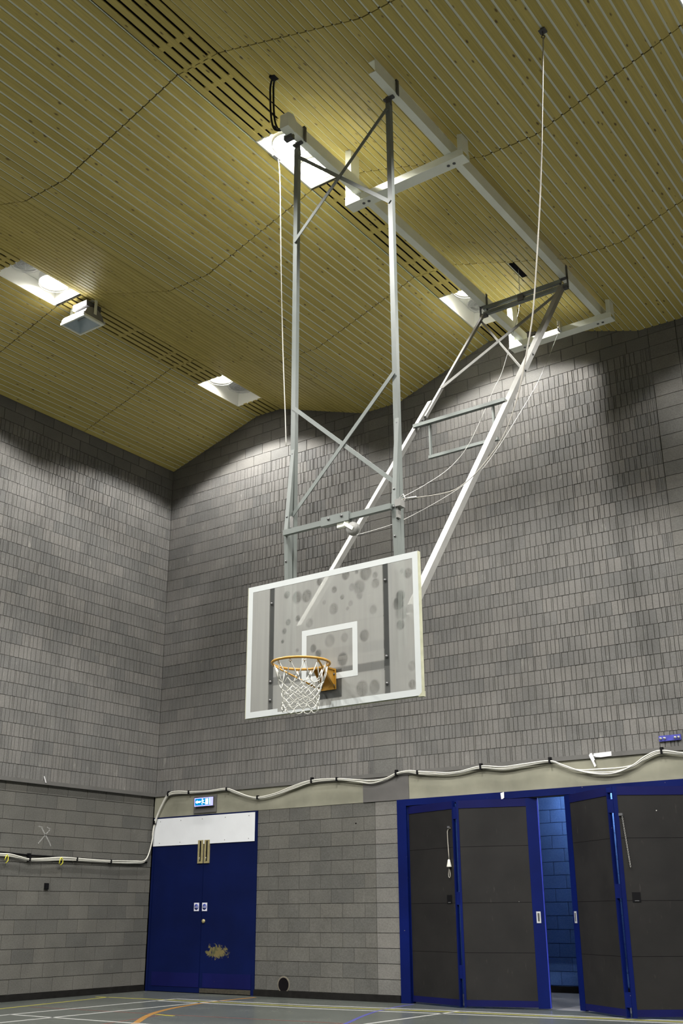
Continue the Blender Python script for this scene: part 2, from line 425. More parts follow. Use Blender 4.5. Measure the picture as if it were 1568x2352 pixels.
def lay_blocks(wall, axis, spans, face, m_rib, m_rib_s, m_pl, m_pl_s, limit=300):
    """spans: list of (a0, a1, z, kind) blocks along the wall; axis 'x' for the back wall, 'y' for the left wall"""
    items = []
    for a0, a1, z, kind in spans:
        wd = a1 - a0
        if axis == 'x': P = [(a0, face, z), (a1, face, z + BH)]
        else: P = [(face, a0, z), (face, a1, z + BH)]
        vis = seen(P, 0); dist = (Vector(P[0]) - CAMPOS).length
        items.append((0 if vis else 1, dist / max(wd, 0.1) ** 0.5, a0, wd, z, kind))
    items.sort(key=lambda t: t[:2])
    parts, rest = items[:limit], items[limit:]
    parts = [p for p in parts if p[0] == 0 or len(items) <= limit]
    rest = [p for p in items if p not in set(parts)]
    for _, _, a0, wd, z, kind in parts:
        me = RIBMESH[random.randrange(10)] if kind == 'r' else plain_mesh(m_pl)
        o = bpy.data.objects.new('block', me); C.objects.link(o)
        j = random.uniform(0, 0.0015)
        if axis == 'x': o.location = (a0, face - j, z)
        else: o.location = (face + j, a0, z); o.rotation_euler = (0, 0, PI / 2)
        o.scale = (wd / BW, 1, 1); o.parent = wall
    for kind, m in (('r', m_rib_s), ('p', m_pl_s)):
        b = MB()
        for _, _, a0, wd, z, k in rest:
            if k != kind: continue
            poly = RIBS[random.randrange(10)] if k == 'r' else [(0.004, 0.05), (0.004, 0.0), (0.396, 0.0), (0.396, 0.05)]
            if axis == 'x': f = lambda a, bb, h, a0=a0, wd=wd, z=z: (a0 + a * wd / BW, face + bb, z + h)
            else: f = lambda a, bb, h, a0=a0, wd=wd, z=z: (face - bb, a0 + a * wd / BW, z + h)
            b.prism(poly, 0.0035, 0.1965, f)
        if b.v: b.build('blocks_joined', m, wall, kind='stuff')
def bond(a0, a1, z0, z1, kindf, phase=0.0, zmax=None, anchor=None):
    out = []; k = 0; z = z0; an = a0 if anchor is None else anchor
    while z < z1 - 0.02:
        off = an + phase + (BW / 2 if k % 2 else 0)
        n = math.floor((a0 - off) / BW); x = off + n * BW
        while x < a1 - 1e-6:
            p, q = max(x, a0), min(x + BW, a1)
            if q - p > 0.03 and (zmax is None or zmax(p, q) > z + 0.005): out.append((p, q, z, kindf(p, q, z)))
            x += BW
        z += BH; k += 1
    return out
zc = lambda p, q: max(ceil_z(p), ceil_z(q), ceil_z((p + q) / 2)) + 0.12
kind_up = lambda p, q, z: 'r' if z < 8.60 else 'p'
Z0 = 0.09
# back wall, lower part between the exit door and the folding doors
wb = struct(MB().box(2.27, 4.89, 0.018, 0.3, 0, 2.70).build('wall_back', m_mortar), 'lower back wall of grey painted blocks between the two door openings')
lay_blocks(wb, 'x', bond(2.27, 4.5, Z0, 2.68, lambda *a: 'p', anchor=2.5), 0.012, None, None, m_plain, m_plain_s)
b_ = [(4.5, 4.89, Z0 + k * BH, 'p') for k in range(13)]
lay_blocks(wb, 'x', b_, 0.008, None, None, m_pier, m_pier)
# concrete beam over the doors and the ledge above it
struct(MB().box(-0.02, XR, 0.006, 0.3, 2.69, 3.045).build('trim_1', m_lintel), 'pale concrete beam over the doors along the back wall')
MB().box(4.30, 5.10, -0.004, 0.01, 2.69, 3.035).build('painted_patch', m_patch, bpy.data.objects['trim_1'])
struct(MB().box(-0.02, XR, -0.016, 0.3, 3.035, 3.092).build('trim_2', m_ledge), 'grey ledge along the back wall under the ribbed blocks')
struct(MB().box(-0.3, 0.010, YF, 0.0, 3.035, 3.092).build('trim_3', m_ledge), 'grey ledge along the left wall under the ribbed blocks')
wr = struct(MB().box(11.3, XR, 0.0, 0.3, 0, 2.7).build('wall_back', m_plain))
# upper back wall, one object per bay between the piers
bays = [(-0.0, 4.5, 0.0), (4.9, 9.335, 0.1), (9.735, 11.6, 0.2)]
for a0, a1, ph in bays:
    e0, e1 = (-0.3 if a0 == 0 else a0 - 0.4), a1
    wu = struct(MB().box(e0, e1, 0.009, 0.3, 3.092, 10.3).build('wall_back_upper', m_mortar))
    lay_blocks(wu, 'x', bond(a0, a1, 3.09, 9.75, kind_up, phase=ph, zmax=zc), 0.0, m_block, m_block_s, m_pier, m_pier)
struct(MB().box(11.6, XR, 0.0, 0.3, 3.092, 10.3).build('wall_back_upper', m_block))
for a0 in (4.5, 9.335):
    pl = struct(MB().box(a0 + 0.002, a0 + 0.398, 0.0, 0.2, 3.092, 9.2).build('pilaster', m_mortar), 'flush pier of plain blocks stacked one on another in the back wall')
    lay_blocks(pl, 'x', [(a0, a0 + 0.4, 3.09 + k * BH, 'p') for k in range(30)], -0.006, None, None, m_pier, m_pier)
# left wall
wl = struct(MB().box(-0.35, -0.041, YF, 0.0, 0, 3.04).build('wall_left', m_mortar), 'lower left wall of grey painted blocks')
lay_blocks(wl, 'y', bond(-5.2, 0.0, Z0, 3.03, lambda *a: 'p', anchor=0.0, phase=0.1), -0.034, None, None, m_plain, m_plain_s)
MB().box(-0.2, -0.034, YF, -5.2, 0.0, 3.03).build('far_blockwork', m_plain, wl)
wlu = struct(MB().box(-0.35, -0.009, YF, 0.0, 3.092, 9.6).build('wall_left_upper', m_mortar), 'upper left wall of ribbed grey blocks')
lay_blocks(wlu, 'y', bond(-5.2, 0.0, 3.09, 9.2, kind_up, anchor=0.0, phase=0.1), 0.0, m_block, m_block_s, m_pier, m_pier)
MB().box(-0.2, 0.0, YF, -5.2, 3.092, 9.3).build('far_blockwork', m_block, wlu)
struct(MB().box(XR, XR + 0.3, YF, 0.3, 0, 10.3).build('wall_right', m_plain))
struct(MB().box(-0.3, XR, YF - 0.3, YF, 0, 10.3).build('wall_front', m_plain))
# skirtings
struct(MB().box(2.27, 4.88, -0.012, 0.02, 0, 0.088).build('baseboard_back', m_skirt), 'black skirting under the grey block wall between the doors')
struct(MB().box(-0.04, -0.018, YF, -0.01, 0, 0.088).build('baseboard_left', m_skirt), 'black skirting along the left wall')

# store room seen through the gap of the folding doors
ws = struct(MB().box(4.5, 11.6, 3.0, 3.3, -0.1, 3.45).build('wall_store', m_bluemortar), 'blue painted block wall inside the store room')
lay_blocks(ws, 'x', bond(4.7, 7.9, 0.1, 3.3, lambda *a: 'p', anchor=4.7), 2.988, None, None, m_bluewall, m_bluewall)
MB().box(4.7, 11.5, 2.985, 3.01, 0, 0.09).build('baseboard_store', m_skirt, ws)
struct(MB().box(4.4, 4.7, 0.31, 3.3, -0.1, 3.45).build('wall_store', m_bluewall))
struct(MB().box(11.4, 11.7, 0.31, 3.3, -0.1, 3.45).build('wall_store', m_bluewall))
struct(MB().box(4.4, 11.7, 0.31, 3.3, 3.25, 3.45).build('ceiling_store', m_white_panel))

# ---- ceiling: slats over a pale backing, laid in lengths that meet at joint lines
PITCH = 0.1085; SW, ST = 0.0850, 0.0145
BAYX = [(-0.4, 4.75), (4.75, 9.52), (9.52, 14.28), (14.28, 19.3)]
ceil_objs = []
def seg_frame(i):
    a = Vector((PX[i], 0, PZ[i])); b = Vector((PX[i + 1], 0, PZ[i + 1])); d = (b - a); ln = d.length; t = d / ln
    nrm = Vector((-t.z, 0, t.x))        # points up, away from the room
    return a, t, nrm, ln
HATCH = (8.335, -2.21, -1.83)
slat_mesh = {}
def slat(parent, cx, cz, th, y0, y1, wd):
    key = (round(y1 - y0, 4), round(wd, 3))
    if key not in slat_mesh:
        l2 = (y1 - y0) / 2; h = wd / 2; c = 0.003
        slat_mesh[key] = MB().prism([(-h, ST), (-h, c), (-h + c, 0), (h - c, 0), (h, c), (h, ST)], -l2, l2, lambda a, b, hh: (a, hh, b)).mesh('slat', m_wood)
    o = bpy.data.objects.new('slat', slat_mesh[key]); C.objects.link(o)
    o.location = (cx, (y0 + y1) / 2, cz); o.rotation_euler = (0, -th, 0); o.parent = parent
    return o
def hole_cut(cx, y0, y1):
    "split a slat length around light openings"
    out = [(y0, y1)]
    for lx in LX:
        if abs(cx - lx) > LHX + 0.03: continue
        for ly in LY:
            nw = []
            for p, q in out:
                h0, h1 = ly - LHY, ly + LHY
                if q <= h0 or p >= h1: nw.append((p, q)); continue
                if p < h0 - 0.05: nw.append((p, h0 + random.uniform(-0.012, 0.012)))
                if q > h1 + 0.05: nw.append((h1 + random.uniform(-0.012, 0.012), q))
            out = nw
    return out
for bi, (bx0, bx1) in enumerate(BAYX):
    back = MB(); crown = MB(); joined = MB(); cand = []; batt = []
    for i in range(len(PX) - 1):
        mid = (PX[i] + PX[i + 1]) / 2
        a, t, nrm, ln = seg_frame(i)
        n = max(1, round(ln / PITCH)); p = ln / n; th = math.atan2(t.z, t.x)
        is_crown = any(abs(c0 - PX[i]) < 0.01 for c0, _ in CROWN)
        # backing strips
        s0 = max(PX[i], bx0); s1 = min(PX[i + 1], bx1)
        if s1 > s0:
            q0, q1 = (s0, ceil_z(s0)), (s1, ceil_z(s1))
            off = 0.030 if is_crown else 0.0150
            def q(P, u): return (P[0] + nrm.x * u, P[1] + nrm.z * u)
            tgt = crown if is_crown else back
            ys = [YF, 0.0]
            if is_crown:
                lx = min(LX, key=lambda v: abs(v - mid)); ys = [YF]
                cuts = []
                for ly in sorted(LY): cuts.append((ly - LHY - 0.012, ly + LHY + 0.012))
                spans_ = []; y = YF
                for c0, c1 in cuts: spans_.append((y, c0)); y = c1
                spans_.append((y, 0.0))
            else: spans_ = [(YF, 0.0)]
            for y0, y1 in spans_:
                A0, A1 = q(q0, off), q(q1, off); B0, B1 = q(q0, off + 0.02), q(q1, off + 0.02)
                vs = [(A0[0], y0, A0[1]), (A1[0], y0, A1[1]), (A1[0], y1, A1[1]), (A0[0], y1, A0[1]), (B0[0], y0, B0[1]), (B1[0], y0, B1[1]), (B1[0], y1, B1[1]), (B0[0], y1, B0[1])]
                tgt.add(vs, [(0, 3, 2, 1), (4, 5, 6, 7), (0, 1, 5, 4), (1, 2, 6, 5), (2, 3, 7, 6), (3, 0, 4, 7)])
        for k in range(n):
            c = a + t * (p * (k + 0.5))
            if not (bx0 <= c.x < bx1): continue
            sw = (p - 0.033) if is_crown else SW * p / PITCH
            for y1, y0 in zip(JY[:-1], JY[1:]):
                for u, v in hole_cut(c.x, y0 + 0.004 + random.uniform(0, .004), y1 - 0.004 - random.uniform(0, .004)):
                    if abs(c.x - HATCH[0]) < PITCH * 0.52 and u < HATCH[1] < v:
                        lst = [(u, HATCH[1]), (HATCH[2], v)]
                    else: lst = [(u, v)]
                    for u2, v2 in lst:
                        if v2 - u2 < 0.02: continue
                        vis = seen([(c.x, u2 + (v2 - u2) * f, c.z) for f in (0, 0.25, 0.5, 0.75, 1)], 40)
                        cand.append((vis, c.x, c.z, th, u2, v2, sw))
            if is_crown and k < n - 1:
                e = a + t * (p * (k + 1))
                for jy in JY[1:5]:
                    for dy in (0.0, 0.34, -0.36, 1.18):
                        yy = jy + dy
                        if any(abs(yy - ly) < LHY + 0.1 for ly in LY): continue
                        batt.append((e.x, e.z, th, yy))
    js = MB()
    for i in range(len(PX) - 1):
        s0 = max(PX[i], bx0); s1 = min(PX[i + 1], bx1)
        if s1 <= s0: continue
        a, t, nrm, ln = seg_frame(i)
        for jy in JY[1:-1]:
            p0 = Vector((s0, jy, ceil_z(s0))) + nrm * 0.0118; p1 = Vector((s1, jy, ceil_z(s1))) + nrm * 0.0118
            js.bar(p0, p1, 0.014, 0.004, nrm)
    ce = struct(back.build('ceiling', m_membrane), 'pine slat ceiling folded into shallow vaults, %s vault' % ['first', 'second', 'third', 'fourth'][bi])
    ceil_objs.append(ce)
    crown.build('dark_vent_backing', m_black, ce)  # black sheet paints in the darkness above the vent slots
    js.build('joint_strips', m_jointdark, ce, kind='stuff')
    vis = [c for c in cand if c[0]]; vis.sort(key=lambda c: (Vector((c[1], c[4], c[2])) - CAMPOS).length / (c[5] - c[4]))
    keep = vis[:298]; ks = set(keep)
    for _, x, z, th, y0, y1, sw in keep: slat(ce, x, z, th, y0, y1, sw)
    for c in cand:
        if c in ks: continue
        _, x, z, th, y0, y1, sw = c; h = sw / 2; ct, st_ = math.cos(th), math.sin(th)
        joined.prism([(-h, ST), (-h, 0), (h, 0), (h, ST)], y0, y1, lambda aa, bb, hh: (x + aa * ct - bb * st_, hh, z + aa * st_ + bb * ct))
    if joined.v: joined.build('slats_joined', m_wood, ce, kind='stuff')
    bm_ = MB()
    for x, z, th, yy in batt:
        bm_.box(x - 0.03, x + 0.03, yy - 0.03, yy + 0.03, z + 0.006, z + 0.028)
    if bm_.v: bm_.build('vent_battens', m_wood, ce, kind='stuff')
struct(MB().box(-0.3, XR + 0.3, YF - 0.3, 0.3, 10.25, 10.4).build('roof', m_roof))
# missing slat: black slab paints in the hole's darkness
z_h = ceil_z(HATCH[0])
MB().box(HATCH[0] - 0.052, HATCH[0] + 0.052, HATCH[1] - 0.01, HATCH[2] + 0.01, z_h - 0.001, z_h + 0.012).build('painted_gap', m_black, ceil_objs[1], label='black slab painting the dark gap where one slat is missing')

# ---------------------------------------------------------------- recessed ceiling lights
def lamp_parts(root, cx, cy, zp, lit, bare=False):
    rr = 0.205
    bowl = (MB().lathe([(rr + 0.012, 0.0), (rr + 0.012, -0.028), (rr, -0.034), (rr - 0.006, -0.02), (rr - 0.006, 0.0)], 28, (cx, cy, zp)) if not lit else MB().lathe([(rr + 0.012, 0.0), (rr + 0.012, -0.085), (rr, -0.09), (rr - 0.015, -0.05), (0.165, -0.012), (0.165, 0.0)], 28, (cx, cy, zp))).build('lamp', m_reflector, root)
    if lit:
        MB().lathe([(0.163, -0.012), (0.12, -0.02), (0.0005, -0.024)], 28, (cx, cy, zp)).build('lamp_glass', m_lamp_big if bare else m_lamp, bowl)
        ld = bpy.data.lights.new('lamp_beam', 'SPOT'); ld.energy = LAMP_WATTS * (0.75 if cy > -2 else 1.0) * (0.75 if 10 < cx < 13 else 1.15 if cx < 4 else 1.0); ld.spot_size = math.radians(BEAM_DEG); ld.spot_blend = 0.2
        ld.shadow_soft_size = 0.07; ld.color = (1.0, 0.985, 0.945)
        lo = bpy.data.objects.new('lamp_beam', ld); C.objects.link(lo); lo.location = (cx, cy, zp - 0.125); lo.parent = bowl; lo.matrix_parent_inverse = bowl.matrix_world.inverted()
    else:
        MB().lathe([(rr - 0.004, -0.022), (0.17, -0.034), (0.10, -0.044), (0.0005, -0.047)], 28, (cx, cy, zp)).build('lamp_glass', m_lens_off, bowl)
    g = MB(); zg = zp - (0.115 if lit else 0.055)
    for r_ in ((0.06, 0.12, 0.175, 0.21) if not lit else (0.21,)):
        g.tube([(cx + r_ * math.cos(2 * PI * k / 24), cy + r_ * math.sin(2 * PI * k / 24), zg) for k in range(24)], 0.0025, 4, closed=True)
    for k in range(3 if not lit else 2):
        an = PI * k / 3 + 0.3
        g.bar((cx - 0.21 * math.cos(an), cy - 0.21 * math.sin(an), zg), (cx + 0.21 * math.cos(an), cy + 0.21 * math.sin(an), zg), 0.004, 0.004)
    g.build('wire_guard', m_satin, bowl)
def make_light(lx, ly, lit_far, lit_near, label, group=None):
    z = ceil_z(lx); r = thing('recessed_light', label, 'ceiling light', (lx, ly, z), group)
    hx, hy, t, d = LHX, LHY, 0.012, 0.235
    b = MB()
    z0 = z + 0.004; z1 = z + d
    b.box(lx - hx - t, lx - hx, ly - hy - t, ly + hy + t, z0, z1).box(lx + hx, lx + hx + t, ly - hy - t, ly + hy + t, z0, z1)
    b.box(lx - hx, lx + hx, ly - hy - t, ly - hy, z0, z1).box(lx - hx, lx + hx, ly + hy, ly + hy + t, z0, z1)
    b.box(lx - hx - t, lx + hx + t, ly - hy - t, ly + hy + t, z1, z1 + t)
    b.build('light_box', m_box, r)
    s = MB()    # inner sloped lining
    i = 0.045
    s.add([(lx - hx, ly - hy, z0 + .02), (lx + hx, ly - hy, z0 + .02), (lx + hx, ly + hy, z0 + .02), (lx - hx, ly + hy, z0 + .02),
           (lx - hx + i, ly - hy + i, z1 - 0.004), (lx + hx - i, ly - hy + i, z1 - 0.004), (lx + hx - i, ly + hy - i, z1 - 0.004), (lx - hx + i, ly + hy - i, z1 - 0.004)],
          [(0, 1, 5, 4), (1, 2, 6, 5), (2, 3, 7, 6), (3, 0, 4, 7)])
    s.build('sloped_lining', m_box, r)
    glare = label.startswith('glaring'); shift = 0.07 if 'rail end' in label else 0.0
    zl = z1 - (0.15 if glare else 0.0)
    lamp_parts(r, lx + shift, ly - 0.26 - shift * 0.7, zl, lit_far, glare); lamp_parts(r, lx, ly + 0.26, zl, lit_near, glare)
    return r
lab = {(0, 0): 'recessed twin ceiling light near the left corner, its lamp by the wall off',
       (0, 1): 'recessed twin ceiling light at the left picture edge beside the floodlight, one lamp off',
       (1, 0): 'recessed twin ceiling light half hidden behind the rail end near the back wall',
       (1, 1): 'glaring recessed twin ceiling light behind the top of the left goal post, both lamps lit'}
lit = {(2, 0): (True, False), (3, 0): (True, False), (0, 0): (True, False), (0, 1): (False, True), (1, 0): (True, False), (1, 1): (True, True)}
for i, lx in enumerate(LX):
    for j, ly in enumerate(LY):
        f, n = lit.get((i, j), (True, j < 3))
        if (i, j) in lab: make_light(lx, ly, f, n, lab[i, j])
        else: make_light(lx, ly, f, n, 'recessed twin ceiling light, %s row from left wall, %s from back wall' % (['first', 'second', 'third', 'fourth'][i], ['first', 'second', 'third', 'fourth'][j]), 'recessed lights in the rest of the hall')
# lamp inside the store room
t_ = thing('store_light', 'batten light on the store room ceiling behind the folding doors', 'ceiling light', (6.9, 2.5, 3.25))
MB().box(6.5, 7.3, 2.44, 2.56, 3.20, 3.25).build('light_body', m_white_panel, t_)
MB().tube([(6.53, 2.5, 3.175), (7.27, 2.5, 3.175)], 0.018, 10).build('tube_lamp', emit('store_tube_glow', (0.85, 0.93, 1.0), 330.0), t_)

# ---------------------------------------------------------------- exit door
d1 = struct(MB().box(-0.005, 0.035, -0.006, 0.05, 0, 2.69).box(2.225, 2.275, -0.006, 0.05, 0, 2.69).box(0.035, 2.225, -0.006, 0.05, 2.66, 2.69).build('door_1', m_door),
            'navy double exit door in the corner with a white panel above it')
MB().box(0.035, 2.225, 0.06, 0.1, 0, 2.69).build('door_backing', m_black, d1)  # black panel stands in for the dark void behind the leaves
op = MB().box(0.0, 2.225, -0.008, 0.03, 2.226, 2.668).build('over_panel', m_white_panel, d1, label='white panel over the door leaves')
sc_ = MB()
for x in (0.15, 0.62, 1.1, 1.6, 2.1):
    for z in (2.27, 2.62): sc_.lathe([(0.008, 0.0), (0.0005, -0.004)], 8, (x, -0.008, z), 'y')
sc_.build('panel_screws', m_bolt, op)
leafs = []
for x0, x1 in ((0.04, 1.148), (1.156, 2.22)):
    leafs.append(MB().box(x0, x1, 0.004, 0.05, 0.008, 2.218).build('leaf', m_door, d1))
for lf, (x0, x1) in zip(leafs, ((0.06, 1.14), (1.165, 2.205))):
    MB().box(x0 + 0.06, x1, -0.0015, 0.004, 0.085, 0.29).build('kick_plate', m_blue_rail, lf)
    cx = 1.085 if x0 < 0.5 else 1.225
    fb = MB().box(cx - 0.055, cx + 0.058, -0.012, 0.004, 1.925, 2.285).build('flush_bolt', m_brass, lf, label='brass flush bolt plate')
    bb = MB().box(cx - 0.008, cx + 0.016, -0.017, -0.012, 1.96, 2.27)
    bb.build('bolt_slot', m_blackplastic, lf)
    MB().tube([(cx + 0.004, -0.017, 1.975), (cx + 0.004, -0.03, 1.975), (cx + 0.004, -0.03, 2.015), (cx + 0.004, -0.017, 2.015)], 0.005, 6).build('bolt_knob', m_chrome, lf)
    sx = cx - 0.045 if x0 < 0.5 else cx - 0.01
    sg = MB().box(sx - 0.052, sx + 0.052, -0.001, 0.004, 1.20, 1.325).build('door_sign', m_sticker, lf, label='small white fire door sign with a blue disc')
    MB().lathe([(0.044, 0.0), (0.044, -0.002), (0.0005, -0.002)], 24, (sx, -0.001, 1.2625), 'y').build('sign_disc', m_blue_disc, lf)
def text(body, size, loc, rot, m, name, parent, ext=0.0005, align='CENTER'):
    cu = bpy.data.curves.new(name, 'FONT'); cu.body = body; cu.size = size; cu.align_x = align; cu.align_y = 'CENTER'; cu.extrude = ext
    cu.space_line = 0.85
    tmp = bpy.data.objects.new('tmp', cu); C.objects.link(tmp)
    me = tmp.to_mesh().copy() if False else bpy.data.meshes.new_from_object(tmp.evaluated_get(bpy.context.evaluated_depsgraph_get()))
    bpy.data.objects.remove(tmp)
    me.materials.clear(); me.materials.append(m); me.name = name
    o = bpy.data.objects.new(name, me); C.objects.link(o); o.location = loc; o.rotation_euler = rot
    o.parent = parent; o.matrix_parent_inverse = parent.matrix_basis.inverted()
    return o
bpy.context.view_layer.update()
for lf, sx in zip(leafs, (1.04, 1.215)):
    text('Fire door\nkeep shut', 0.019, (sx, -0.0035, 1.2625), (PI / 2, 0, 0), m_sticker, 'sign_lettering', lf)
MB().lathe([(0.030, 0.004), (0.030, -0.012), (0.022, -0.018), (0.0005, -0.02)], 16, (1.205, 0, 1.05), 'y').build('lock_cylinder', m_brass, leafs[1], label='round brass lock')
MB().box(1.17, 2.2, -0.003, 0.004, 0.012, 0.075).build('worn_bottom_rail', plain('worn_wood', (0.035, 0.030, 0.020), 0.8, var=0.4, scale=30), leafs[1], label='bottom edge worn down to bare wood')

# ---------------------------------------------------------------- folding doors
ZT = 2.59
frame = struct(MB().box(4.895, 5.05, -0.014, 0.12, 0, 2.60).build('door_frame', m_blue_frame), 'royal blue timber frame around the folding doors')
MB().box(4.895, 11.3, -0.014, 0.12, 2.60, 2.69).build('head_beam', m_blue_frame, frame)
MB().box(11.2, 11.35, -0.014, 0.12, 0, 2.60).build('jamb', m_blue_frame, frame)
MB().box(5.05, 11.2, 0.02, 0.09, 2.592, 2.60).build('track', m_dark, frame)
def leaf(parent, p, q, edge_l, edge_r, zb=0.025):
    "one folding leaf from floor point p to q (seen from the hall: left to right)"
    p = Vector((*p, 0)); q = Vector((*q, 0)); d = (q - p).normalized(); n = Vector((d.y, -d.x, 0)); wd = (q - p).length; T = 0.045
    def P(u, v, z): r = p + d * u + n * v; return (r.x, r.y, z)
    def bx(b, u0, u1, v0, v1, z0, z1):
        vs = [P(u, v, z) for z in (z0, z1) for v in (v0, v1) for u in (u0, u1)]
        return b.add(vs, [(0, 1, 3, 2), (4, 6, 7, 5), (0, 4, 5, 1), (2, 3, 7, 6), (0, 2, 6, 4), (1, 5, 7, 3)])
    lf = bx(MB(), edge_l, wd - edge_r, -0.035, -0.006, zb + 0.06, ZT - 0.1).build('leaf', m_ply, parent)
    for u0, u1 in ((0, edge_l), (wd - edge_r, wd)):
        bx(MB(), u0, u1, -T, 0, zb - 0.012, ZT).build('stile', m_blue_frame, lf)
    sm = MB()
    for zs in (0.66, 1.27, 1.98): bx(sm, edge_l + 0.002, wd - edge_r - 0.002, -0.0064, -0.0054, zs, zs + 0.005)
    sm.build('panel_seam', m_black, lf)
    bx(MB(), edge_l, wd - edge_r, -T, 0, ZT - 0.105, ZT - 0.002).build('top_rail', m_blue_rail, lf)
    bx(MB(), edge_l, wd - edge_r, -T, -0.002, zb, zb + 0.075).build('bottom_rail', m_blue_rail, lf)
    return lf, P, bx
H1 = (6.02, -0.32); 
d2 = thing('folding_door', 'left pair of dark folding door leaves, nearly closed, pull cord on its first leaf', 'door', (5.06, 0, 0))
lfa, Pa, bxa = leaf(d2, (5.06, 0.02), (5.985, -0.305), 0.012, 0.02)
lfb, Pb, bxb = leaf(d2, (6.045, -0.31), (7.09, 0.03), 0.03, 0.15)
hb = MB()
for z in (0.35, 1.25, 2.35): hb.box(5.975, 6.055, -0.30, -0.26, z, z + 0.16)
hb.build('hinge', m_blue_frame, d2)
def pull(bx, u, lf):
    b = MB(); bx(b, u - 0.028, u + 0.028, 0.0, 0.004, 1.02, 1.16); b.build('flush_pull', m_satin, lf, label='silver flush pull')
    b = MB(); bx(b, u - 0.012, u + 0.012, 0.004, 0.0055, 1.04, 1.14); b.build('pull_recess', m_bolt, lf)
pull(bxb, (Vector((7.09, 0.03)) - Vector((6.045, -0.31))).length - 0.075, lfb)
def latch(bx, u, z, lf):
    b = MB(); bx(b, u - 0.05, u + 0.05, -0.01, -0.002, z - 0.055, z + 0.055); b.build('ring_latch', m_blackplastic, lf)
    b = MB(); bx(b, u - 0.025, u + 0.025, -0.002, 0.003, z - 0.045, z - 0.035); b.build('latch_ring', m_dark, lf)
latch(bxa, 0.84, 1.32, lfa)
# loop of gap edge: raised edge moulding on the free stile
b = MB(); bxb(b, 1.099, 1.112, -0.05, 0.006, 0.02, ZT); b.build('edge_moulding', plain('bright_blue_moulding', (0.02, 0.035, 0.33), 0.35), lfb)
H2 = (8.40, -0.66)
d3 = thing('folding_door', 'right pair of dark folding door leaves, folded out, chain on its second leaf', 'door', (7.5, 0, 0))
lfc, Pc, bxc = leaf(d3, (7.50, 0.0), (8.355, -0.64), 0.13, 0.025)
lfd, Pd, bxd = leaf(d3, (8.435, -0.66), (9.38, 0.02), 0.05, 0.06)
hb = MB()
for z in (0.12, 1.30, 2.28, 2.52): hb.box(8.345, 8.445, -0.64, -0.60, z, z + (0.16 if z < 2.5 else 0.06))
hb.build('hinge', m_blue_frame, d3)
pull(bxc, 0.065, lfc); latch(bxd, 0.17, 1.31, lfd)
d4 = thing('folding_door', 'dark folding door leaf at the right end past the picture edge', 'door', (9.4, 0, 0))
leaf(d4, (9.42, 0.02), (11.18, 0.02), 0.06, 0.06)
# pull cord with toggle
def on(P, u, v, z): return P(u, v, z)
U = 0.88
t_ = thing('pull_cord', 'white pull cord with a bell toggle and loop hanging on the leftmost folding leaf', 'cord', on(Pa, U, 0.02, 2.23))
MB().tube([on(Pa, U + 0.04, 0.0, 2.235), on(Pa, U + 0.01, 0.012, 2.225), on(Pa, U - 0.008, 0.016, 2.19), on(Pa, U - 0.006, 0.016, 2.05), on(Pa, U + 0.003, 0.016, 1.9), on(Pa, U + 0.006, 0.016, 1.82)], 0.006, 6).build('cord', m_cord, t_)
c_ = Vector(on(Pa, U + 0.006, 0.02, 0))
MB().lathe([(0.004, 1.83), (0.016, 1.82), (0.02, 1.80), (0.034, 1.735), (0.034, 1.73), (0.0005, 1.73)], 14, (c_.x, c_.y, 0)).build('toggle', m_cable, t_)
MB().tube([on(Pa, U + 0.006, 0.02, 1.73), on(Pa, U - 0.012, 0.02, 1.64), on(Pa, U - 0.010, 0.02, 1.605), on(Pa, U + 0.006, 0.02, 1.592), on(Pa, U + 0.024, 0.02, 1.61), on(Pa, U + 0.022, 0.02, 1.65)], 0.005, 6, closed=True).build('loop', m_cord, t_)
MB().box(c_.x + 0.0, c_.x + 0.035, c_.y - 0.015, c_.y + 0.01, 2.235, 2.26).build('fixing', m_dark, t_)
# chain on the fourth leaf
t_ = thing('chain', 'thin steel chain hanging on the rightmost folding leaf beside its blue stile', 'chain', on(Pd, 0.09, 0.01, 2.24))
nl = 44
for k in range(nl):
    z = 2.235 - 0.60 * k / nl; u = 0.085 + 0.045 * k / nl
    c0 = Vector(on(Pd, u, 0.012, z)); a_ = PI / 2 * (k % 2) + 0.4
    dx, dy = math.cos(a_) * 0.006, math.sin(a_) * 0.006
    MB().tube([(c0.x - dx, c0.y - dy, c0.z + 0.006), (c0.x + dx, c0.y + dy, c0.z + 0.006), (c0.x + dx, c0.y + dy, c0.z - 0.009), (c0.x - dx, c0.y - dy, c0.z - 0.009)], 0.0022, 4, closed=True).build('link', m_wire, t_)
c0 = Vector(on(Pd, 0.08, 0.0, 2.25)); MB().box(c0.x - 0.03, c0.x + 0.02, c0.y - 0.02, c0.y + 0.01, 2.24, 2.27).build('chain_plate', m_dark, t_)

# ---------------------------------------------------------------- things on the walls
# exit sign
t_ = thing('exit_sign', 'glowing blue white running man exit sign above the navy double door', 'sign', (1.15, 0, 2.88))
MB().box(0.90, 1.40, -0.012, 0.006, 2.715, 2.99).build('back_plate', m_ledge, t_)
MB().box(0.955, 1.365, -0.055, -0.012, 2.815, 2.955).build('housing', m_ledge, t_)
fc = MB().box(0.958, 1.362, -0.060, -0.055, 2.818, 2.952).build('sign_face', m_sign_edge, t_)
MB().box(0.975, 1.315, -0.0625, -0.060, 2.832, 2.940).build('sign_field', m_sign_blue, fc)
FY = -0.064
def flat(poly, name, m, parent, y0=FY, y1=-0.0622): return MB().prism(poly, y0, y1, lambda a, b, h: (a, h, b)).build(name, m, parent)
flat([(0.985, 2.888), (1.025, 2.918), (1.025, 2.902), (1.095, 2.902), (1.095, 2.872), (1.025, 2.872), (1.025, 2.856)], 'arrow', m_sign_white, fc)
man = MB()
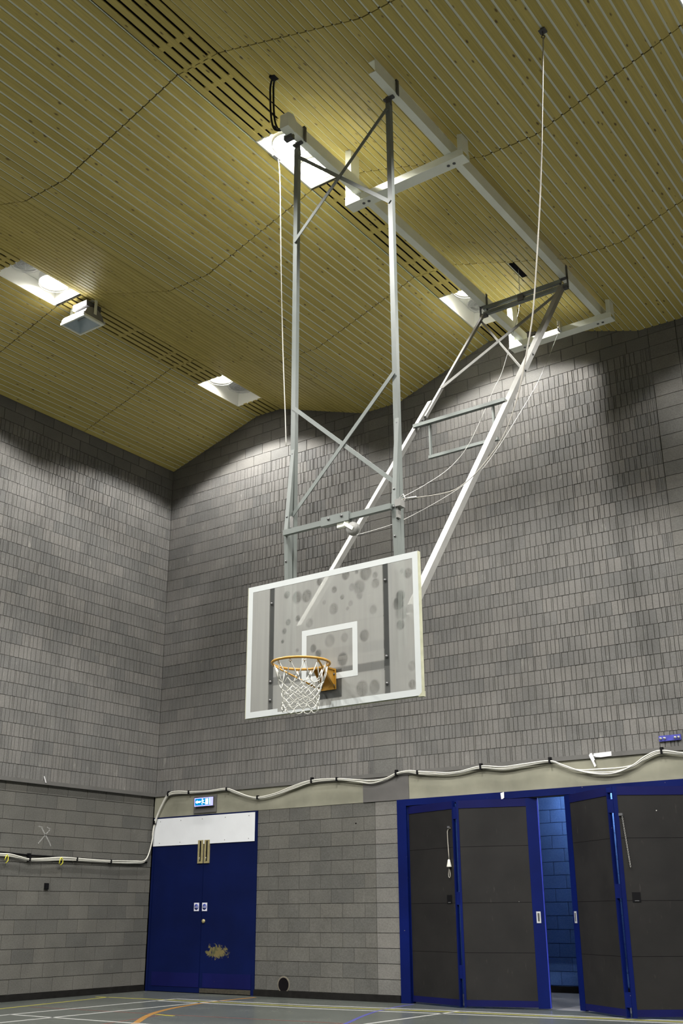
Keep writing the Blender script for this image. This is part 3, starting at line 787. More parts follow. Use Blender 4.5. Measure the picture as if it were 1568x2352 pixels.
def limb(pts, r): man.tube([(x, FY, z) for x, z in pts], r, 6)
man.lathe([(0.010, 0), (0.0098, -0.002), (0.0005, -0.002)], 14, (1.136, -0.0625, 2.928), 'y')
limb([(1.142, 2.912), (1.152, 2.884)], 0.0075); limb([(1.150, 2.884), (1.128, 2.866), (1.136, 2.842)], 0.0055); limb([(1.152, 2.884), (1.172, 2.866), (1.192, 2.866)], 0.0055)
limb([(1.142, 2.910), (1.120, 2.902), (1.112, 2.886)], 0.004); limb([(1.143, 2.909), (1.166, 2.902), (1.176, 2.914)], 0.004)
man.build('running_man', m_sign_white, fc)
flat([(1.205, 2.842), (1.205, 2.932), (1.268, 2.932), (1.268, 2.842)], 'door_symbol', m_sign_white, fc)
flat([(1.290, 2.838), (1.290, 2.938), (1.308, 2.938), (1.308, 2.838)], 'light_bar', m_sign_white, fc)

# cable bundle
CAB = [(0.012, -5.0, 1.97), (0.012, -4.0, 1.985), (0.012, -3.124, 1.978), (0.012, -2.925, 1.978), (0.012, -2.751, 1.957), (0.012, -2.573, 1.93), (0.012, -2.298, 1.939), (0.012, -1.967, 1.965), (0.012, -1.658, 1.966), (0.012, -1.157, 1.955),
 (0.012, -0.8, 1.95), (0.012, -0.403, 1.963), (0.016, -0.18, 2.0), (0.022, -0.075, 2.235), (0.032, -0.040, 2.516), (0.062, -0.035, 2.64), (0.096, -0.035, 2.723), (0.185, -0.035, 2.873),
 (0.334, -0.035, 3.048), (0.571, -0.035, 3.075), (0.808, -0.035, 3.06), (1.232, -0.035, 3.046), (1.608, -0.035, 3.057), (1.794, -0.035, 3.01), (2.1, -0.035, 2.91), (2.34, -0.035, 2.88),
 (2.681, -0.035, 2.914), (3.016, -0.035, 2.995), (3.37, -0.035, 3.061), (3.838, -0.035, 3.055), (4.221, -0.035, 3.005), (4.478, -0.035, 2.977), (4.709, -0.035, 2.993),
 (4.915, -0.035, 3.058), (5.118, -0.035, 3.074), (5.294, -0.035, 3.048), (5.713, -0.035, 2.999), (5.984, -0.035, 3.002), (6.311, -0.035, 3.041), (6.654, -0.035, 3.002), (6.992, -0.035, 3.025), (7.349, -0.035, 3.04),
 (7.53, -0.035, 2.97), (7.734, -0.035, 2.894), (7.988, -0.035, 2.852), (8.26, -0.035, 2.845), (8.495, -0.035, 2.894), (8.675, -0.035, 2.98), (8.874, -0.035, 3.037), (9.148, -0.035, 2.99), (9.5, -0.035, 2.95), (10.0, -0.035, 3.03), (10.6, -0.035, 3.0)]
t_ = thing('cable_bundle', 'bundle of white cables clipped along the ledge and down the corner', 'cable', (0.33, -0.035, 3.048))
S_ = smooth2(CAB, 5)
def wob(i, ph, amp):
    return amp * math.sin(i * 0.31 + ph) + 0.6 * amp * math.sin(i * 0.13 + 2 * ph)
for k in range(3):
    P_ = []
    for i, (x, y, z) in enumerate(S_):
        sag = 0.0
        for c0, hw, am in ((2.3, 0.6, (0.012, -0.012, 0.0)), (4.5, 0.35, (0.02, -0.02, 0.0)), (8.1, 0.62, (0.055, -0.012, -0.035)), (5.7, 0.4, (0.012, -0.014, 0.004))):
            if x > 0.1 and abs(x - c0) < hw: sag += am[k] * math.cos((x - c0) / hw * PI / 2) ** 2
        dz = wob(i, k * 2.1, 0.005) + (k - 1) * 0.012 + sag
        P_.append((x + (0.003 * k if y < -0.05 else 0), y - (0.004 * k if y > -0.05 else 0), z + dz))
    MB().tube(P_, 0.0105, 7).build('cable', m_cable, t_)
for x, y, z in [(0.012, -2.573, 1.934), (0.012, -1.66, 1.966), (0.012, -0.95, 1.952), (0.333, -0.035, 3.055), (0.81, -0.035, 3.06), (1.645, -0.035, 3.055), (2.3, -0.035, 2.885), (3.37, -0.035, 3.063), (3.85, -0.035, 3.055), (4.915, -0.035, 3.06), (5.283, -0.035, 3.05), (6.311, -0.035, 3.041), (7.355, -0.035, 3.039), (8.886, -0.035, 3.036), (0.05, -0.035, 2.61)]:
    big = any(abs(x - c) < 0.01 for c in (0.333, 3.37, 4.915, 6.311, 7.355, 8.886)) or y < -2
    b = MB(); h = 0.045 if big else 0.028
    if y > -0.1:
        b.box(x - 0.011, x + 0.011, -0.066, -0.016, z - 0.03, z + 0.03)
        if big: b.box(x - 0.02, x + 0.02, -0.05, -0.012, z + 0.02, z + 0.055)
    else:
        b.box(-0.03, 0.036, y - 0.011, y + 0.011, z - 0.03, z + 0.03)
        if big: b.box(-0.033, 0.02, y - 0.02, y + 0.02, z + 0.03, z + 0.085)
    b.build('cable_clip', m_blackplastic, t_)
tag(MB().tube([(-0.022, -5.0, 2.01), (-0.022, -3.1, 2.02), (-0.022, -2.57, 1.995), (-0.022, -1.6, 1.985), (-0.022, -0.6, 1.975), (-0.022, -0.1, 1.972)], 0.011, 6).build('black_cable', m_blackplastic),
    'single black cable running along the left wall just above the white bundle', 'cable')
for y, s in ((-1.985, 1.0), (-3.0, 0.7)):
    b = MB()
    b.tube([(0.03, y - 0.03, 1.955 - 0.07 * s), (0.036, y - 0.02, 1.955), (0.036, y, 1.98), (0.036, y + 0.03 * s, 1.945), (0.03, y + 0.04 * s, 1.90), (0.02, y - 0.0 * s, 1.865)], 0.008, 6)
    tag(b.build('ribbon', m_yellow_rib), 'yellow ribbon tied round the white wall cables, ' + ('the longer one' if s == 1 else 'the short one at picture edge'), 'ribbon')
tag(MB().box(-0.034, -0.012, -2.215, -2.14, 1.515, 1.605).box(-0.012, -0.008, -2.205, -2.15, 1.525, 1.595).build('wall_box', m_blackplastic), 'small black square box low on the left block wall', 'box')
b = MB()
for (y0, z0, y1, z1, wd) in [(-2.36, 2.40, -2.20, 2.21, 0.022), (-2.20, 2.21, -2.15, 2.14, 0.016), (-2.19, 2.39, -2.40, 2.17, 0.018), (-2.42, 2.42, -2.34, 2.405, 0.018), (-2.26, 2.415, -2.18, 2.385, 0.016)]:
    b.bar((-0.0335, y0, z0), (-0.0335, y1, z1), wd, 0.003, (1, 0, 0))
b.build('chalk_cross', plain('chalk', (0.22, 0.218, 0.21), 0.95, var=0.35, scale=40), wl, label='faint white chalk cross')
tag(MB().bar((0.014, -2.44, 3.157), (0.02, -2.40, 3.062), 0.014, 0.010, (1, 0, 0)).build('tape_stub', m_paper), 'short pale strip stuck upright on the left wall ledge', 'tape')
# torn paper tape on the back ledge
t_ = thing('paper_tape', 'torn white paper tape hanging from the ledge above the folding doors', 'tape', (7.93, -0.02, 3.07))
MB().prism([(7.965, 3.062), (8.0, 3.045), (8.07, 3.036), (8.215, 3.044), (8.215, 3.100), (7.972, 3.094)], -0.0215, -0.0185, lambda a, b_, h: (a, h, b_)).build('stuck_strip', m_paper, t_)
v = [(7.905, 3.075), (7.925, 3.10), (7.95, 3.10), (7.972, 3.04), (7.985, 3.01), (7.97, 3.0), (7.998, 2.935), (7.978, 2.915), (7.945, 2.99), (7.912, 3.05)]
MB().prism(v, 0.0, 0.002, lambda a, b_, h: (a, -0.022 + h - 0.12 * max(0, 3.05 - b_), b_)).build('hanging_flap', m_paper, t_)
tag(MB().prism([(6.585, 2.675), (6.635, 2.69), (6.64, 2.61), (6.60, 2.585)], -0.024, -0.015, lambda a, b_, h: (a, h - (2.69 - b_) * 0.15, b_)).build('paper_scrap', m_paper),
    'small white paper scrap stuck on the blue head beam over the folding doors', 'paper')
# blue steel bracket at right
t_ = thing('wall_bracket', 'blue steel wall bracket with bolts at the right above the ledge', 'bracket', (9.0, -0.02, 3.2))
MB().box(8.86, 9.14, -0.022, 0.0, 3.165, 3.235).build('plate', plain('bracket_blue', (0.05, 0.055, 0.33), 0.5, var=0.2, scale=20), t_)
for x in (8.885, 8.935, 9.07, 9.115):
    MB().lathe([(0.017, -0.022), (0.017, -0.034), (0.008, -0.036), (0.008, -0.052), (0.0005, -0.053)], 10, (x, 0, 3.20), 'y').build('bolt', m_chrome, t_)
# hole in the wall
t_ = thing('pipe_hole', 'round hole through the block wall near the floor right of the door', 'hole', (2.83, 0.0, 0.165))
MB().lathe([(0.118, 0.009), (0.108, 0.004), (0.098, 0.009), (0.094, 0.006)], 24, (2.83, 0, 0.172), 'y').build('broken_rim', plain('broken_plaster', (0.13, 0.115, 0.09), 0.9, var=0.25, scale=30), t_)
MB().lathe([(0.096, 0.006), (0.0005, 0.008)], 24, (2.83, 0, 0.172), 'y').build('painted_bore', m_black, t_)  # flat black disc, the darkness of the hole as colour
for x, z in ((4.155, 2.40),):
    MB().lathe([(0.014, 0.012), (0.0005, 0.006)], 8, (x, 0, z), 'y').build('painted_drill_hole', m_black, wb)  # black dot paints the hole's darkness on the wall face

# ---------------------------------------------------------------- floodlight
t_ = thing('floodlight', 'white floodlight hanging under the ceiling between two recessed lights', 'floodlight', (2.44, -4.48, 9.55))
x0, x1, y0, y1, zf = 2.18, 2.70, -4.67, -4.29, 9.30
MB().box(x0, x1, y0, y0 + 0.03, zf, zf + 0.03).box(x0, x1, y1 - 0.03, y1, zf, zf + 0.03).box(x0, x0 + 0.03, y0 + .03, y1 - .03, zf, zf + 0.03).box(x1 - 0.05, x1, y0 + .03, y1 - .03, zf, zf + 0.03).build('front_frame', m_rail, t_)
sb = MB()    # arched housing, extruded along X
arc = [(y0 + 0.005, zf + 0.03)] + [(-4.48 + 0.185 * math.cos(PI - PI * k / 10), zf + 0.03 + 0.17 * math.sin(PI * k / 10)) for k in range(11)] + [(y1 - 0.005, zf + 0.03)]
n_ = len(arc); vs = [(x0 + 0.01, a, b_) for a, b_ in arc] + [(x1 - 0.01, a, b_) for a, b_ in arc]
sb.add(vs, [(i, i + 1, n_ + i + 1, n_ + i) for i in range(n_ - 1)] + [tuple(range(n_)), tuple(range(2 * n_ - 1, n_ - 1, -1))])
sb.build('housing', m_white_steel, t_)
rf = MB(); cx, cy = 2.44, -4.48
rf.add([(x0 + .03, y0 + .03, zf + .012), (x1 - .05, y0 + .03, zf + .012), (x1 - .05, y1 - .03, zf + .012), (x0 + .03, y1 - .03, zf + .012), (cx - .12, cy - .05, zf + .15), (cx + .12, cy - .05, zf + .15), (cx + .12, cy + .05, zf + .15), (cx - .12, cy + .05, zf + .15)],
       [(0, 1, 5, 4), (1, 2, 6, 5), (2, 3, 7, 6), (3, 0, 4, 7), (4, 5, 6, 7)])
rf.build('reflector', plain('bluish_reflector', (0.42, 0.50, 0.54), 0.3, metal=0.4, var=0.1), t_)
MB().tube([(cx - .1, cy, zf + .11), (cx + .1, cy, zf + .11)], 0.012, 8).build('lamp_tube', m_lens_off, t_)
b = MB().bar((x0 - 0.005, cy, zf + 0.09), (x0 - 0.005, cy, 9.66), 0.05, 0.008, (1, 0, 0)).bar((x1 + 0.005, cy, zf + 0.09), (x1 + 0.005, cy, 9.63), 0.05, 0.008, (1, 0, 0)).bar((x0, cy, 9.645), (x1, cy, 9.645), 0.05, 0.008)
b.build('yoke', m_rail, t_)
MB().box(2.36, 2.66, -4.62, -4.34, zf + 0.20, zf + 0.29).build('gear_box', m_dark, t_)
MB().box(x1 - 0.03, x1, y0 - 0.02, y0 + 0.01, zf + 0.02, zf + 0.06).box(x1 - 0.03, x1, y1 - 0.01, y1 + 0.02, zf + 0.02, zf + 0.06).build('frame_catch', m_satin, t_)

# ---------------------------------------------------------------- ceiling rail frame
ZR = 8.825
t_ = thing('ceiling_rail_frame', 'cream steel rails and cross beams hung from the slatted ceiling', 'beam', (8.4, -5.0, 8.8))
def channel(b, x0, y0, y1, z0, wd=0.085, ht=0.15, tk=0.008):
    b.box(x0, x0 + wd, y0, y1, z0, z0 + tk).box(x0, x0 + wd, y0, y1, z0 + ht - tk, z0 + ht).box(x0 + wd - tk, x0 + wd, y0, y1, z0 + tk, z0 + ht - tk); return b
RA, RB = 7.80, 8.965
channel(MB(), RA, -6.46, -0.92, ZR).build('rail', m_rail, t_)
channel(MB(), RB, -6.60, -0.80, ZR).build('rail', m_rail, t_)
for yb in (-5.06, -0.97):
    xl, xr = 7.66, 9.19
    MB().box(xl, xr, yb - 0.075, yb + 0.075, 8.735, 8.743).box(xl, xr, yb - 0.075, yb - 0.067, 8.743, 8.823).box(xl, xr, yb + 0.067, yb + 0.075, 8.743, 8.823).build('cross_beam', m_rail, t_)
    MB().box(xl, xl + 0.08, yb - 0.078, yb + 0.09, 8.745, 9.52).box(xl + 0.0, xl + 0.20, yb - 0.083, yb - 0.075, 8.735, 8.85).build('hanger', m_rail, t_)
    MB().box(xr - 0.06, xr, yb - 0.078, yb - 0.068, 8.80, 9.05).box(xr - 0.008, xr, yb - 0.068, yb + 0.06, 8.80, 9.04).build('hanger', m_rail, t_)
    bo = MB()
    for x in (xl + 0.20, xl + 0.27, xr - 0.22, xr - 0.15):
        bo.lathe([(0.018, 8.735), (0.018, 8.729), (0.009, 8.727), (0.0005, 8.722)], 10, (x, yb, 0))
    bo.build('beam_bolts', m_bolt, t_)
MB().prism([(-6.56, 8.76), (-6.44, 8.74), (-6.42, 8.90), (-6.47, 8.955), (-6.56, 8.93)], 7.83, 7.94, lambda a, b_, h: (h, a, b_)).build('winch_cover', m_rail, t_, label='grey winch cover at the rail end')
MB().box(7.80, 7.90, -6.46, -6.40, 8.70, 8.76).build('winch_drum', m_dark, t_)
# shuttlecocks stuck on the rail
for (x, y, z, yw) in ((9.02, -5.38, 8.99, 0.3), (9.02, -5.16, 8.99, -0.2)):
    first = yw > 0
    s_ = thing('shuttlecock', ('white tipped' if first else 'yellow tipped') + ' shuttlecock stuck on top of the right cream rail', 'shuttlecock', (x, y, z))
    sk = MB(); ck = MB()
    d = Vector((0.35, 0.93, -0.1)).normalized(); o1 = d.orthogonal().normalized(); o2 = d.cross(o1)
    base = Vector((x, y, z + 0.02))
    for k in range(12):
        a_ = 2 * PI * k / 12; r0, r1 = 0.012, 0.032
        e = lambda r, aa: o1 * math.cos(aa) * r + o2 * math.sin(aa) * r
        sk.add([base + e(r0, a_ - .2), base + e(r0, a_ + .2), base - d * 0.06 + e(r1, a_ + .24), base - d * 0.06 + e(r1, a_ - .24)], [(0, 1, 2, 3)])
    ck.tube([base, base + d * 0.012, base + d * 0.022, base + d * 0.027], [0.0135, 0.0135, 0.010, 0.002], 10)
    sk.build('skirt', plain('feather_white', (0.62, 0.58, 0.52), 0.9), s_)
    ck.build('cork', m_paper if first else plain('yellow_cork', (0.62, 0.58, 0.12), 0.7), s_)

# ---------------------------------------------------------------- basketball goal
YB, BX0, BX1, BZ0, BZ1 = -6.41, 7.446, 9.234, 2.730, 3.912
g = thing('basketball_goal', 'ceiling hung basketball goal with scuffed clear backboard, amber rim and white net', 'basketball goal', (8.37, -6.22, 8.75))
SPOTS = [(7.885, 3.773, 0.033), (7.999, 3.73, 0.053), (8.104, 3.724, 0.053), (8.242, 3.826, 0.033), (8.398, 3.73, 0.029), (8.481, 3.65, 0.02), (8.292, 3.635, 0.019), (8.39, 3.562, 0.047),
 (8.518, 3.838, 0.04), (8.631, 3.846, 0.02), (8.722, 3.817, 0.06), (8.583, 3.719, 0.033), (8.655, 3.707, 0.06), (8.658, 3.634, 0.033), (8.817, 3.783, 0.027), (8.819, 3.711, 0.04),
 (8.566, 3.581, 0.024), (8.533, 3.542, 0.016), (8.793, 3.49, 0.037), (9.06, 3.56, 0.045), (9.04, 3.50, 0.055), (9.065, 3.419, 0.06), (9.136, 3.74, 0.04), (9.081, 3.767, 0.02),
 (9.055, 3.32, 0.04), (9.152, 2.97, 0.037), (8.671, 2.848, 0.06), (8.793, 2.849, 0.053), (8.501, 3.297, 0.037), (8.35, 3.292, 0.053), (8.48, 3.116, 0.053), (8.7, 3.283, 0.047),
 (8.005, 3.258, 0.017), (7.843, 3.358, 0.016), (7.862, 3.448, 0.024), (7.903, 3.522, 0.027), (8.133, 3.48, 0.04), (8.008, 3.539, 0.027), (8.23, 3.199, 0.033), (8.176, 3.251, 0.033), (9.148, 2.827, 0.033)]
rs = random.Random(5); DEP = [rs.uniform(0.22, 0.5) for _ in SPOTS]
DEP[19] = DEP[20] = 0.55; DEP[26] = 0.46; DEP[30] = 0.5
nx, nz = 200, 132; vs = []; hz = []; fs = []
for j in range(nz + 1):
    for i in range(nx + 1):
        x = BX0 + (BX1 - BX0) * i / nx; z = BZ0 + (BZ1 - BZ0) * j / nz
        h = 0.74 + 0.03 * math.sin(x * 5 + 1) * math.sin(z * 4)
        for (sx, sz, sr), dp in zip(SPOTS, DEP):
            r_ = math.hypot(x - sx, (z - sz) * 0.9)
            if r_ < sr * 1.5:
                f = max(0.0, min(1.0, (sr * 1.12 - r_) / (sr * 0.34)))
                rip = 0.86 + 0.14 * math.sin((x - sx) / sr * 3.1 + (z - sz) / sr * 2.2 + sx * 30)
                h = min(h, 0.74 - dp * f * rip)
        for bx_ in (7.715, 8.915):                       # haze cut over bars and plates, imitating how contact shows through
            if abs(x - bx_) < 0.027: h = 0.12 + 0.12 * (z < 3.0)
        if 8.225 < x < 8.47 and 2.805 < z < 3.04: h = min(h, 0.14)
        elif 7.737 < x < 8.893 and 2.985 < z < 3.055: h = min(h, 0.42)
        vs.append((x, YB, z)); hz.append(h)
for j in range(nz):
    for i in range(nx):
        a = j * (nx + 1) + i; fs.append((a, a + 1, a + nx + 2, a + nx + 1))
nf = len(vs)
cs = [(BX0, YB + 0.012, BZ0), (BX1, YB + 0.012, BZ0), (BX1, YB + 0.012, BZ1), (BX0, YB + 0.012, BZ1)]
fr = [(BX0, YB, BZ0), (BX1, YB, BZ0), (BX1, YB, BZ1), (BX0, YB, BZ1)]
bd = MB(); bd.add(vs, fs)
o_ = len(bd.v); bd.add(cs + fr, [(0, 3, 2, 1), (4, 5, 1, 0), (5, 6, 2, 1), (6, 7, 3, 2), (7, 4, 0, 3)]); hz += [0.0] * 8
board = bd.build('backboard', m_glass, g, label='scuffed clear backboard with ball marks')
at = board.data.attributes.new('haze', 'FLOAT', 'POINT'); at.data.foreach_set('value', hz)
y0, y1 = YB - 0.0015, YB + 0.0005
B_ = 0.052
MB().box(BX0, BX1, y0, y1, BZ1 - B_, BZ1).box(BX0, BX0 + B_, y0, y1, BZ0, BZ1 - B_).box(BX1 - B_, BX1, y0, y1, BZ0 + 0.0, BZ1 - B_)\
  .box(BX0 + B_, 7.80, y0, y1, BZ0, BZ0 + B_).box(7.80, 8.36, y0, y1, BZ0, BZ0 + 0.022).box(8.36, BX1 - B_, y0, y1, BZ0, BZ0 + B_).build('border_line', m_board_paint, board, label='white painted border, partly worn off at the bottom')
tx0, tx1, tz0, tz1, tb = 8.055, 8.632, 2.962, 3.418, 0.05
MB().box(tx0, tx1, y0, y1, tz1 - tb, tz1).box(tx0, tx0 + tb, y0, y1, tz0, tz1 - tb).box(tx1 - tb, tx1, y0, y1, tz0, tz1 - tb).box(tx0 + tb, tx1 - tb, y0, y1, tz0, tz0 + tb).build('target_square', m_board_paint, board, label='white painted shooting square')
MB().box(BX0 - 0.006, BX0, YB - 0.002, YB + 0.034, BZ0, BZ1).box(BX1, BX1 + 0.006, YB - 0.002, YB + 0.034, BZ0, BZ1).box(BX0, BX1, YB + 0.012, YB + 0.034, BZ0 - 0.004, BZ0 + 0.004).box(BX0, BX1, YB + 0.012, YB + 0.034, BZ1 - 0.004, BZ1 + 0.004).build('board_edge', m_rubber_edge, board)
MB().prism([(9.20, 2.722), (9.246, 2.722), (9.246, 2.765)], YB - 0.003, YB + 0.035, lambda a, b_, h: (a, h, b_)).build('corner_chip', m_rubber_edge, board)
for x in (7.715, 8.915):
    mb_ = MB().box(x - 0.027, x + 0.027, YB + 0.013, YB + 0.06, BZ0 + 0.01, BZ1 - 0.01).build('mounting_bar', m_barblue, g)
    bo = MB()
    for z in (2.86, 3.08 if x > 8 else 3.02, 3.72): bo.lathe([(0.014, YB - 0.001), (0.013, YB - 0.007), (0.0005, YB - 0.008)], 8, (x, 0, z), 'y')
    bo.build('board_bolts', m_bolt, mb_)
MB().box(7.737, 8.893, YB + 0.02, YB + 0.055, 2.985, 3.055).build('mounting_rail', m_barblue, g)
MB().box(8.225, 8.47, YB + 0.014, YB + 0.022, 2.805, 3.04).build('rim_backing_plate', m_barblue, g)

# rim, bracket and net
RC = Vector((8.335, YB - 0.375, 3.035)); RR = 0.232
ring = MB().tube([(RC.x + RR * math.cos(2 * PI * k / 48), RC.y + RR * math.sin(2 * PI * k / 48), RC.z) for k in range(48)], 0.011, 10, closed=True).build('rim', m_orange, g)
lug = MB()
for k in range(12):
    a_ = 2 * PI * (k + 0.5) / 12; ca, sa = math.cos(a_), math.sin(a_)
    lug.tube([(RC.x + (RR - .004) * ca, RC.y + (RR - .004) * sa, RC.z - 0.008), (RC.x + (RR - .012) * ca - .012 * sa, RC.y + (RR - .012) * sa + .012 * ca, RC.z - 0.026), (RC.x + (RR - .012) * ca + .012 * sa, RC.y + (RR - .012) * sa - .012 * ca, RC.z - 0.026)], 0.0028, 5, closed=True)
lug.build('net_hooks', m_orange, ring)
pz0, pz1 = 2.875, 3.045
br = MB().box(8.255, 8.415, YB - 0.010, YB - 0.0015, pz0, pz1)      # plate on the board
br.box(8.262, 8.408, YB - 0.155, YB - 0.010, pz1 - 0.012, pz1)       # shelf carrying the ring
for x in (8.275, 8.395):                                              # gussets
    br.add([(x - .004, YB - 0.010, pz1 - .012), (x - .004, YB - 0.135, pz1 - .012), (x - .004, YB - 0.010, pz0 + .03), (x + .004, YB - 0.010, pz1 - .012), (x + .004, YB - 0.135, pz1 - .012), (x + .004, YB - 0.010, pz0 + .03)],
           [(0, 1, 2), (3, 5, 4), (0, 3, 4, 1), (1, 4, 5, 2), (2, 5, 3, 0)])
br.build('rim_bracket', m_orange, ring)
bo = MB()
for x in (8.272, 8.400):
    for z in (2.905, 3.00): bo.lathe([(0.011, YB - 0.010), (0.011, YB - 0.020), (0.0005, YB - 0.021)], 8, (x, 0, z), 'y')
bo.build('bracket_bolts', m_bolt, ring)
def rp(a, r=RR): return (RC.x + r * math.cos(a), RC.y + r * math.sin(a), RC.z - 0.006)
MB().tube([rp(math.radians(198)), (8.262, YB - 0.014, 2.885)], 0.0075, 8).tube([rp(math.radians(-18)), (8.408, YB - 0.014, 2.885)], 0.0075, 8).build('rim_stay', m_orange, ring)
# net: 12 long loops, then diamonds drawn in towards the bottom
rn = random.Random(3); net = MB(); NL = 12
levels = [(-0.022, 0.215), (-0.150, 0.180), (-0.186, 0.168), (-0.220, 0.160), (-0.252, 0.154), (-0.284, 0.150), (-0.314, 0.148), (-0.342, 0.147)]
nodes = []
for li, (dz, rad) in enumerate(levels):
    row = []
    for k in range(NL):
        a_ = 2 * PI * (k + 0.5 + (0.5 if li % 2 else 0)) / NL
        j = 0.0 if li == 0 else 0.010
        row.append(Vector((RC.x + (rad + rn.uniform(-j, j)) * math.cos(a_), RC.y + (rad + rn.uniform(-j, j)) * math.sin(a_), RC.z + dz + rn.uniform(-j, j))))
    nodes.append(row)
def sagged(p, q, s): 
    m_ = (p + q) / 2 + Vector((rn.uniform(-.006, .006), rn.uniform(-.006, .006), -s)); return [p, m_, q]
for li in range(len(levels) - 1):
    for k in range(NL):
        a = nodes[li][k]
        for kk in ((k, k - 1) if li % 2 == 0 else (k, k + 1)):
            b_ = nodes[li + 1][kk % NL]
            net.tube(sagged(a, b_, 0.004), 0.0036 if li else 0.0044, 5)
for k in range(NL):                                                    # slack bottom loops
    a, b_ = nodes[-1][k], nodes[-1][(k + 1) % NL]
    m_ = (a + b_) / 2
    net.tube([a, a * 0.7 + m_ * 0.3 + Vector((0, 0, -0.028)), m_ + Vector((rn.uniform(-.01, .01), rn.uniform(-.01, .01), -0.04)), b_ * 0.7 + m_ * 0.3 + Vector((0, 0, -0.028)), b_], 0.0038, 5)
for row in nodes[1:]:
    for p in row: net.lathe([(0.0005, -0.006), (0.0055, -0.002), (0.0055, 0.003), (0.0005, 0.006)], 6, p)
net.build('net', m_net, ring, label='white cord net')

# uprights, braces, lower swing frame
PL, PR, YP = 7.80, 8.955, -6.22
for x, zt in ((PL, 8.74), (PR, 8.74)):
    p_ = MB().box(x - 0.025, x + 0.025, YP - 0.025, YP + 0.025, 3.20, zt).build('upright', m_white_steel if False else m_steel, g)
    MB().box(x - 0.03, x + 0.03, YP - 0.012, YP + 0.012, zt - 0.02, 8.84).box(x - 0.055, x + 0.06, YP - 0.018, YP + 0.018, 8.80, 8.822).box(x + 0.095 if x < 8 else x + 0.103, x + 0.103 if x < 8 else x + 0.111, YP - 0.02, YP + 0.02, 8.80, 8.99).box(x - 0.055, x + 0.105, YP - 0.018, YP + 0.018, 8.978, 8.99).build('pivot_bracket', m_dark, p_)
def brace(p, q, wd=0.038, tk=0.008, upv=(0, 1, 0), name='brace', m=None): return MB().bar(p, q, wd, tk, upv).build(name, m or m_steel, g)
brace((PL, YP - 0.031, 5.69), (PR, YP - 0.031, 4.62)); brace((PR, YP - 0.040, 5.70), (PL, YP - 0.040, 4.56))
brace((PL, YP - 0.031, 8.64), (PR, YP - 0.031, 7.55)); brace((PR, YP - 0.040, 8.66), (PL, YP - 0.040, 7.56))
for x in (PL, PR + 0.012):
    path = [(-6.245, 5.25), (-6.335, 4.40), (-6.315, 3.95), (-6.352, 3.05)]
    a_ = MB()
    dpt = 0.062
    vs = []; n_ = len(path)
    for y, z in path:
        d0 = 0.008 if z > 5 else dpt
        vs += [(x - .021, y, z), (x + .021, y, z), (x + .021, y + d0, z), (x - .021, y + d0, z)]
    fs = []
    for i in range(n_ - 1):
        for k in range(4): fs.append((i * 4 + k, i * 4 + (k + 1) % 4, i * 4 + 4 + (k + 1) % 4, i * 4 + 4 + k))
    a_.add(vs, fs + [(0, 1, 2, 3), (n_ * 4 - 4, n_ * 4 - 1, n_ * 4 - 2, n_ * 4 - 3)])
    arm = a_.build('swing_arm', m_steel, g)
    bo = MB()
    for y, z in ((-6.244, 5.20), (-6.318, 4.55), (-6.336, 4.38), (-6.322, 4.12)): bo.lathe([(0.010, y + .002), (0.010, y - .006), (0.0005, y - .007)], 8, (x, 0, z), 'y')
    bo.build('arm_bolts', m_bolt, arm)
MB().box(PL, PR, -6.375, -6.335, 4.355, 4.405).build('cross_bar', m_steel, g)
cl = MB().box(8.235, 8.535, -6.385, -6.325, 4.342, 4.425).build('cross_bar_sleeve', m_steel, g)
bo = MB()
for x in (8.32, 8.46): bo.lathe([(0.013, -6.385), (0.013, -6.392), (0.0005, -6.393)], 8, (x, 0, 4.395), 'y')
bo.build('sleeve_bolts', m_bolt, cl)
pu = MB().lathe([(0.018, -0.018), (0.060, -0.018), (0.060, -0.010), (0.050, 0.0), (0.060, 0.010), (0.060, 0.018), (0.018, 0.018), (0.018, -0.018)], 20, (8.56, -6.355, 4.262), 'y').build('pulley', m_white_steel, g)
MB().box(8.40, 8.52, -6.372, -6.335, 4.30, 4.345).bar((8.48, -6.38, 4.325), (8.575, -6.38, 4.255), 0.03, 0.006, (0, 1, 0)).build('pulley_arm', m_rail, pu)
MB().box(PR + 0.03, PR + 0.085, -6.345, -6.265, 4.375, 4.44).box(PR + 0.03, PR + 0.05, -6.33, -6.28, 4.28, 4.375).build('end_bracket', m_white_steel, g)
MB().box(PL + 0.02, PL + 0.045, -6.31, -6.28, 4.44, 4.55).build('shackle', m_chrome, g)
MB().bar((PL - 0.02, -6.15, 3.53), (PR + 0.06, -6.15, 3.53), 0.04, 0.05).build('lower_bar', m_white_steel, g)
MB().bar((PL, YP, 3.24), (PR, YP, 3.24), 0.04, 0.07).build('bottom_bar', m_barblue, g)
# back stays
YT = -2.16
s1 = MB().bar((7.835, YT, 8.70), (7.835, -3.82, 6.52), 0.036, 0.036).build('back_stay', m_white_steel, g)
MB().bar((7.80, -3.62, 6.80), (7.80, -6.17, 3.47), 0.052, 0.052).build('back_stay_sleeve', m_white_steel, s1)
bo = MB()
for f in (0.02, 0.10): 
    p = Vector((7.80, -3.62, 6.80)).lerp(Vector((7.80, -6.17, 3.47)), f); bo.lathe([(0.013, 0.028), (0.013, 0.036), (0.0005, 0.037)], 8, (7.80, p.y, p.z), 'x')
bo.build('stay_bolts', m_bolt, s1)
s2 = MB().bar((8.97, YT, 8.70), (8.97, -6.17, 3.44), 0.066, 0.066).build('back_stay', m_white_steel, g)
bo = MB()
for f in (0.285, 0.345):
    p = Vector((8.97, YT, 8.70)).lerp(Vector((8.97, -6.17, 3.44)), f); bo.lathe([(0.016, 0.033), (0.016, 0.043), (0.0005, 0.045)], 8, (8.97, p.y, p.z), 'x')
bo.build('stay_bolts', m_bolt, s2)
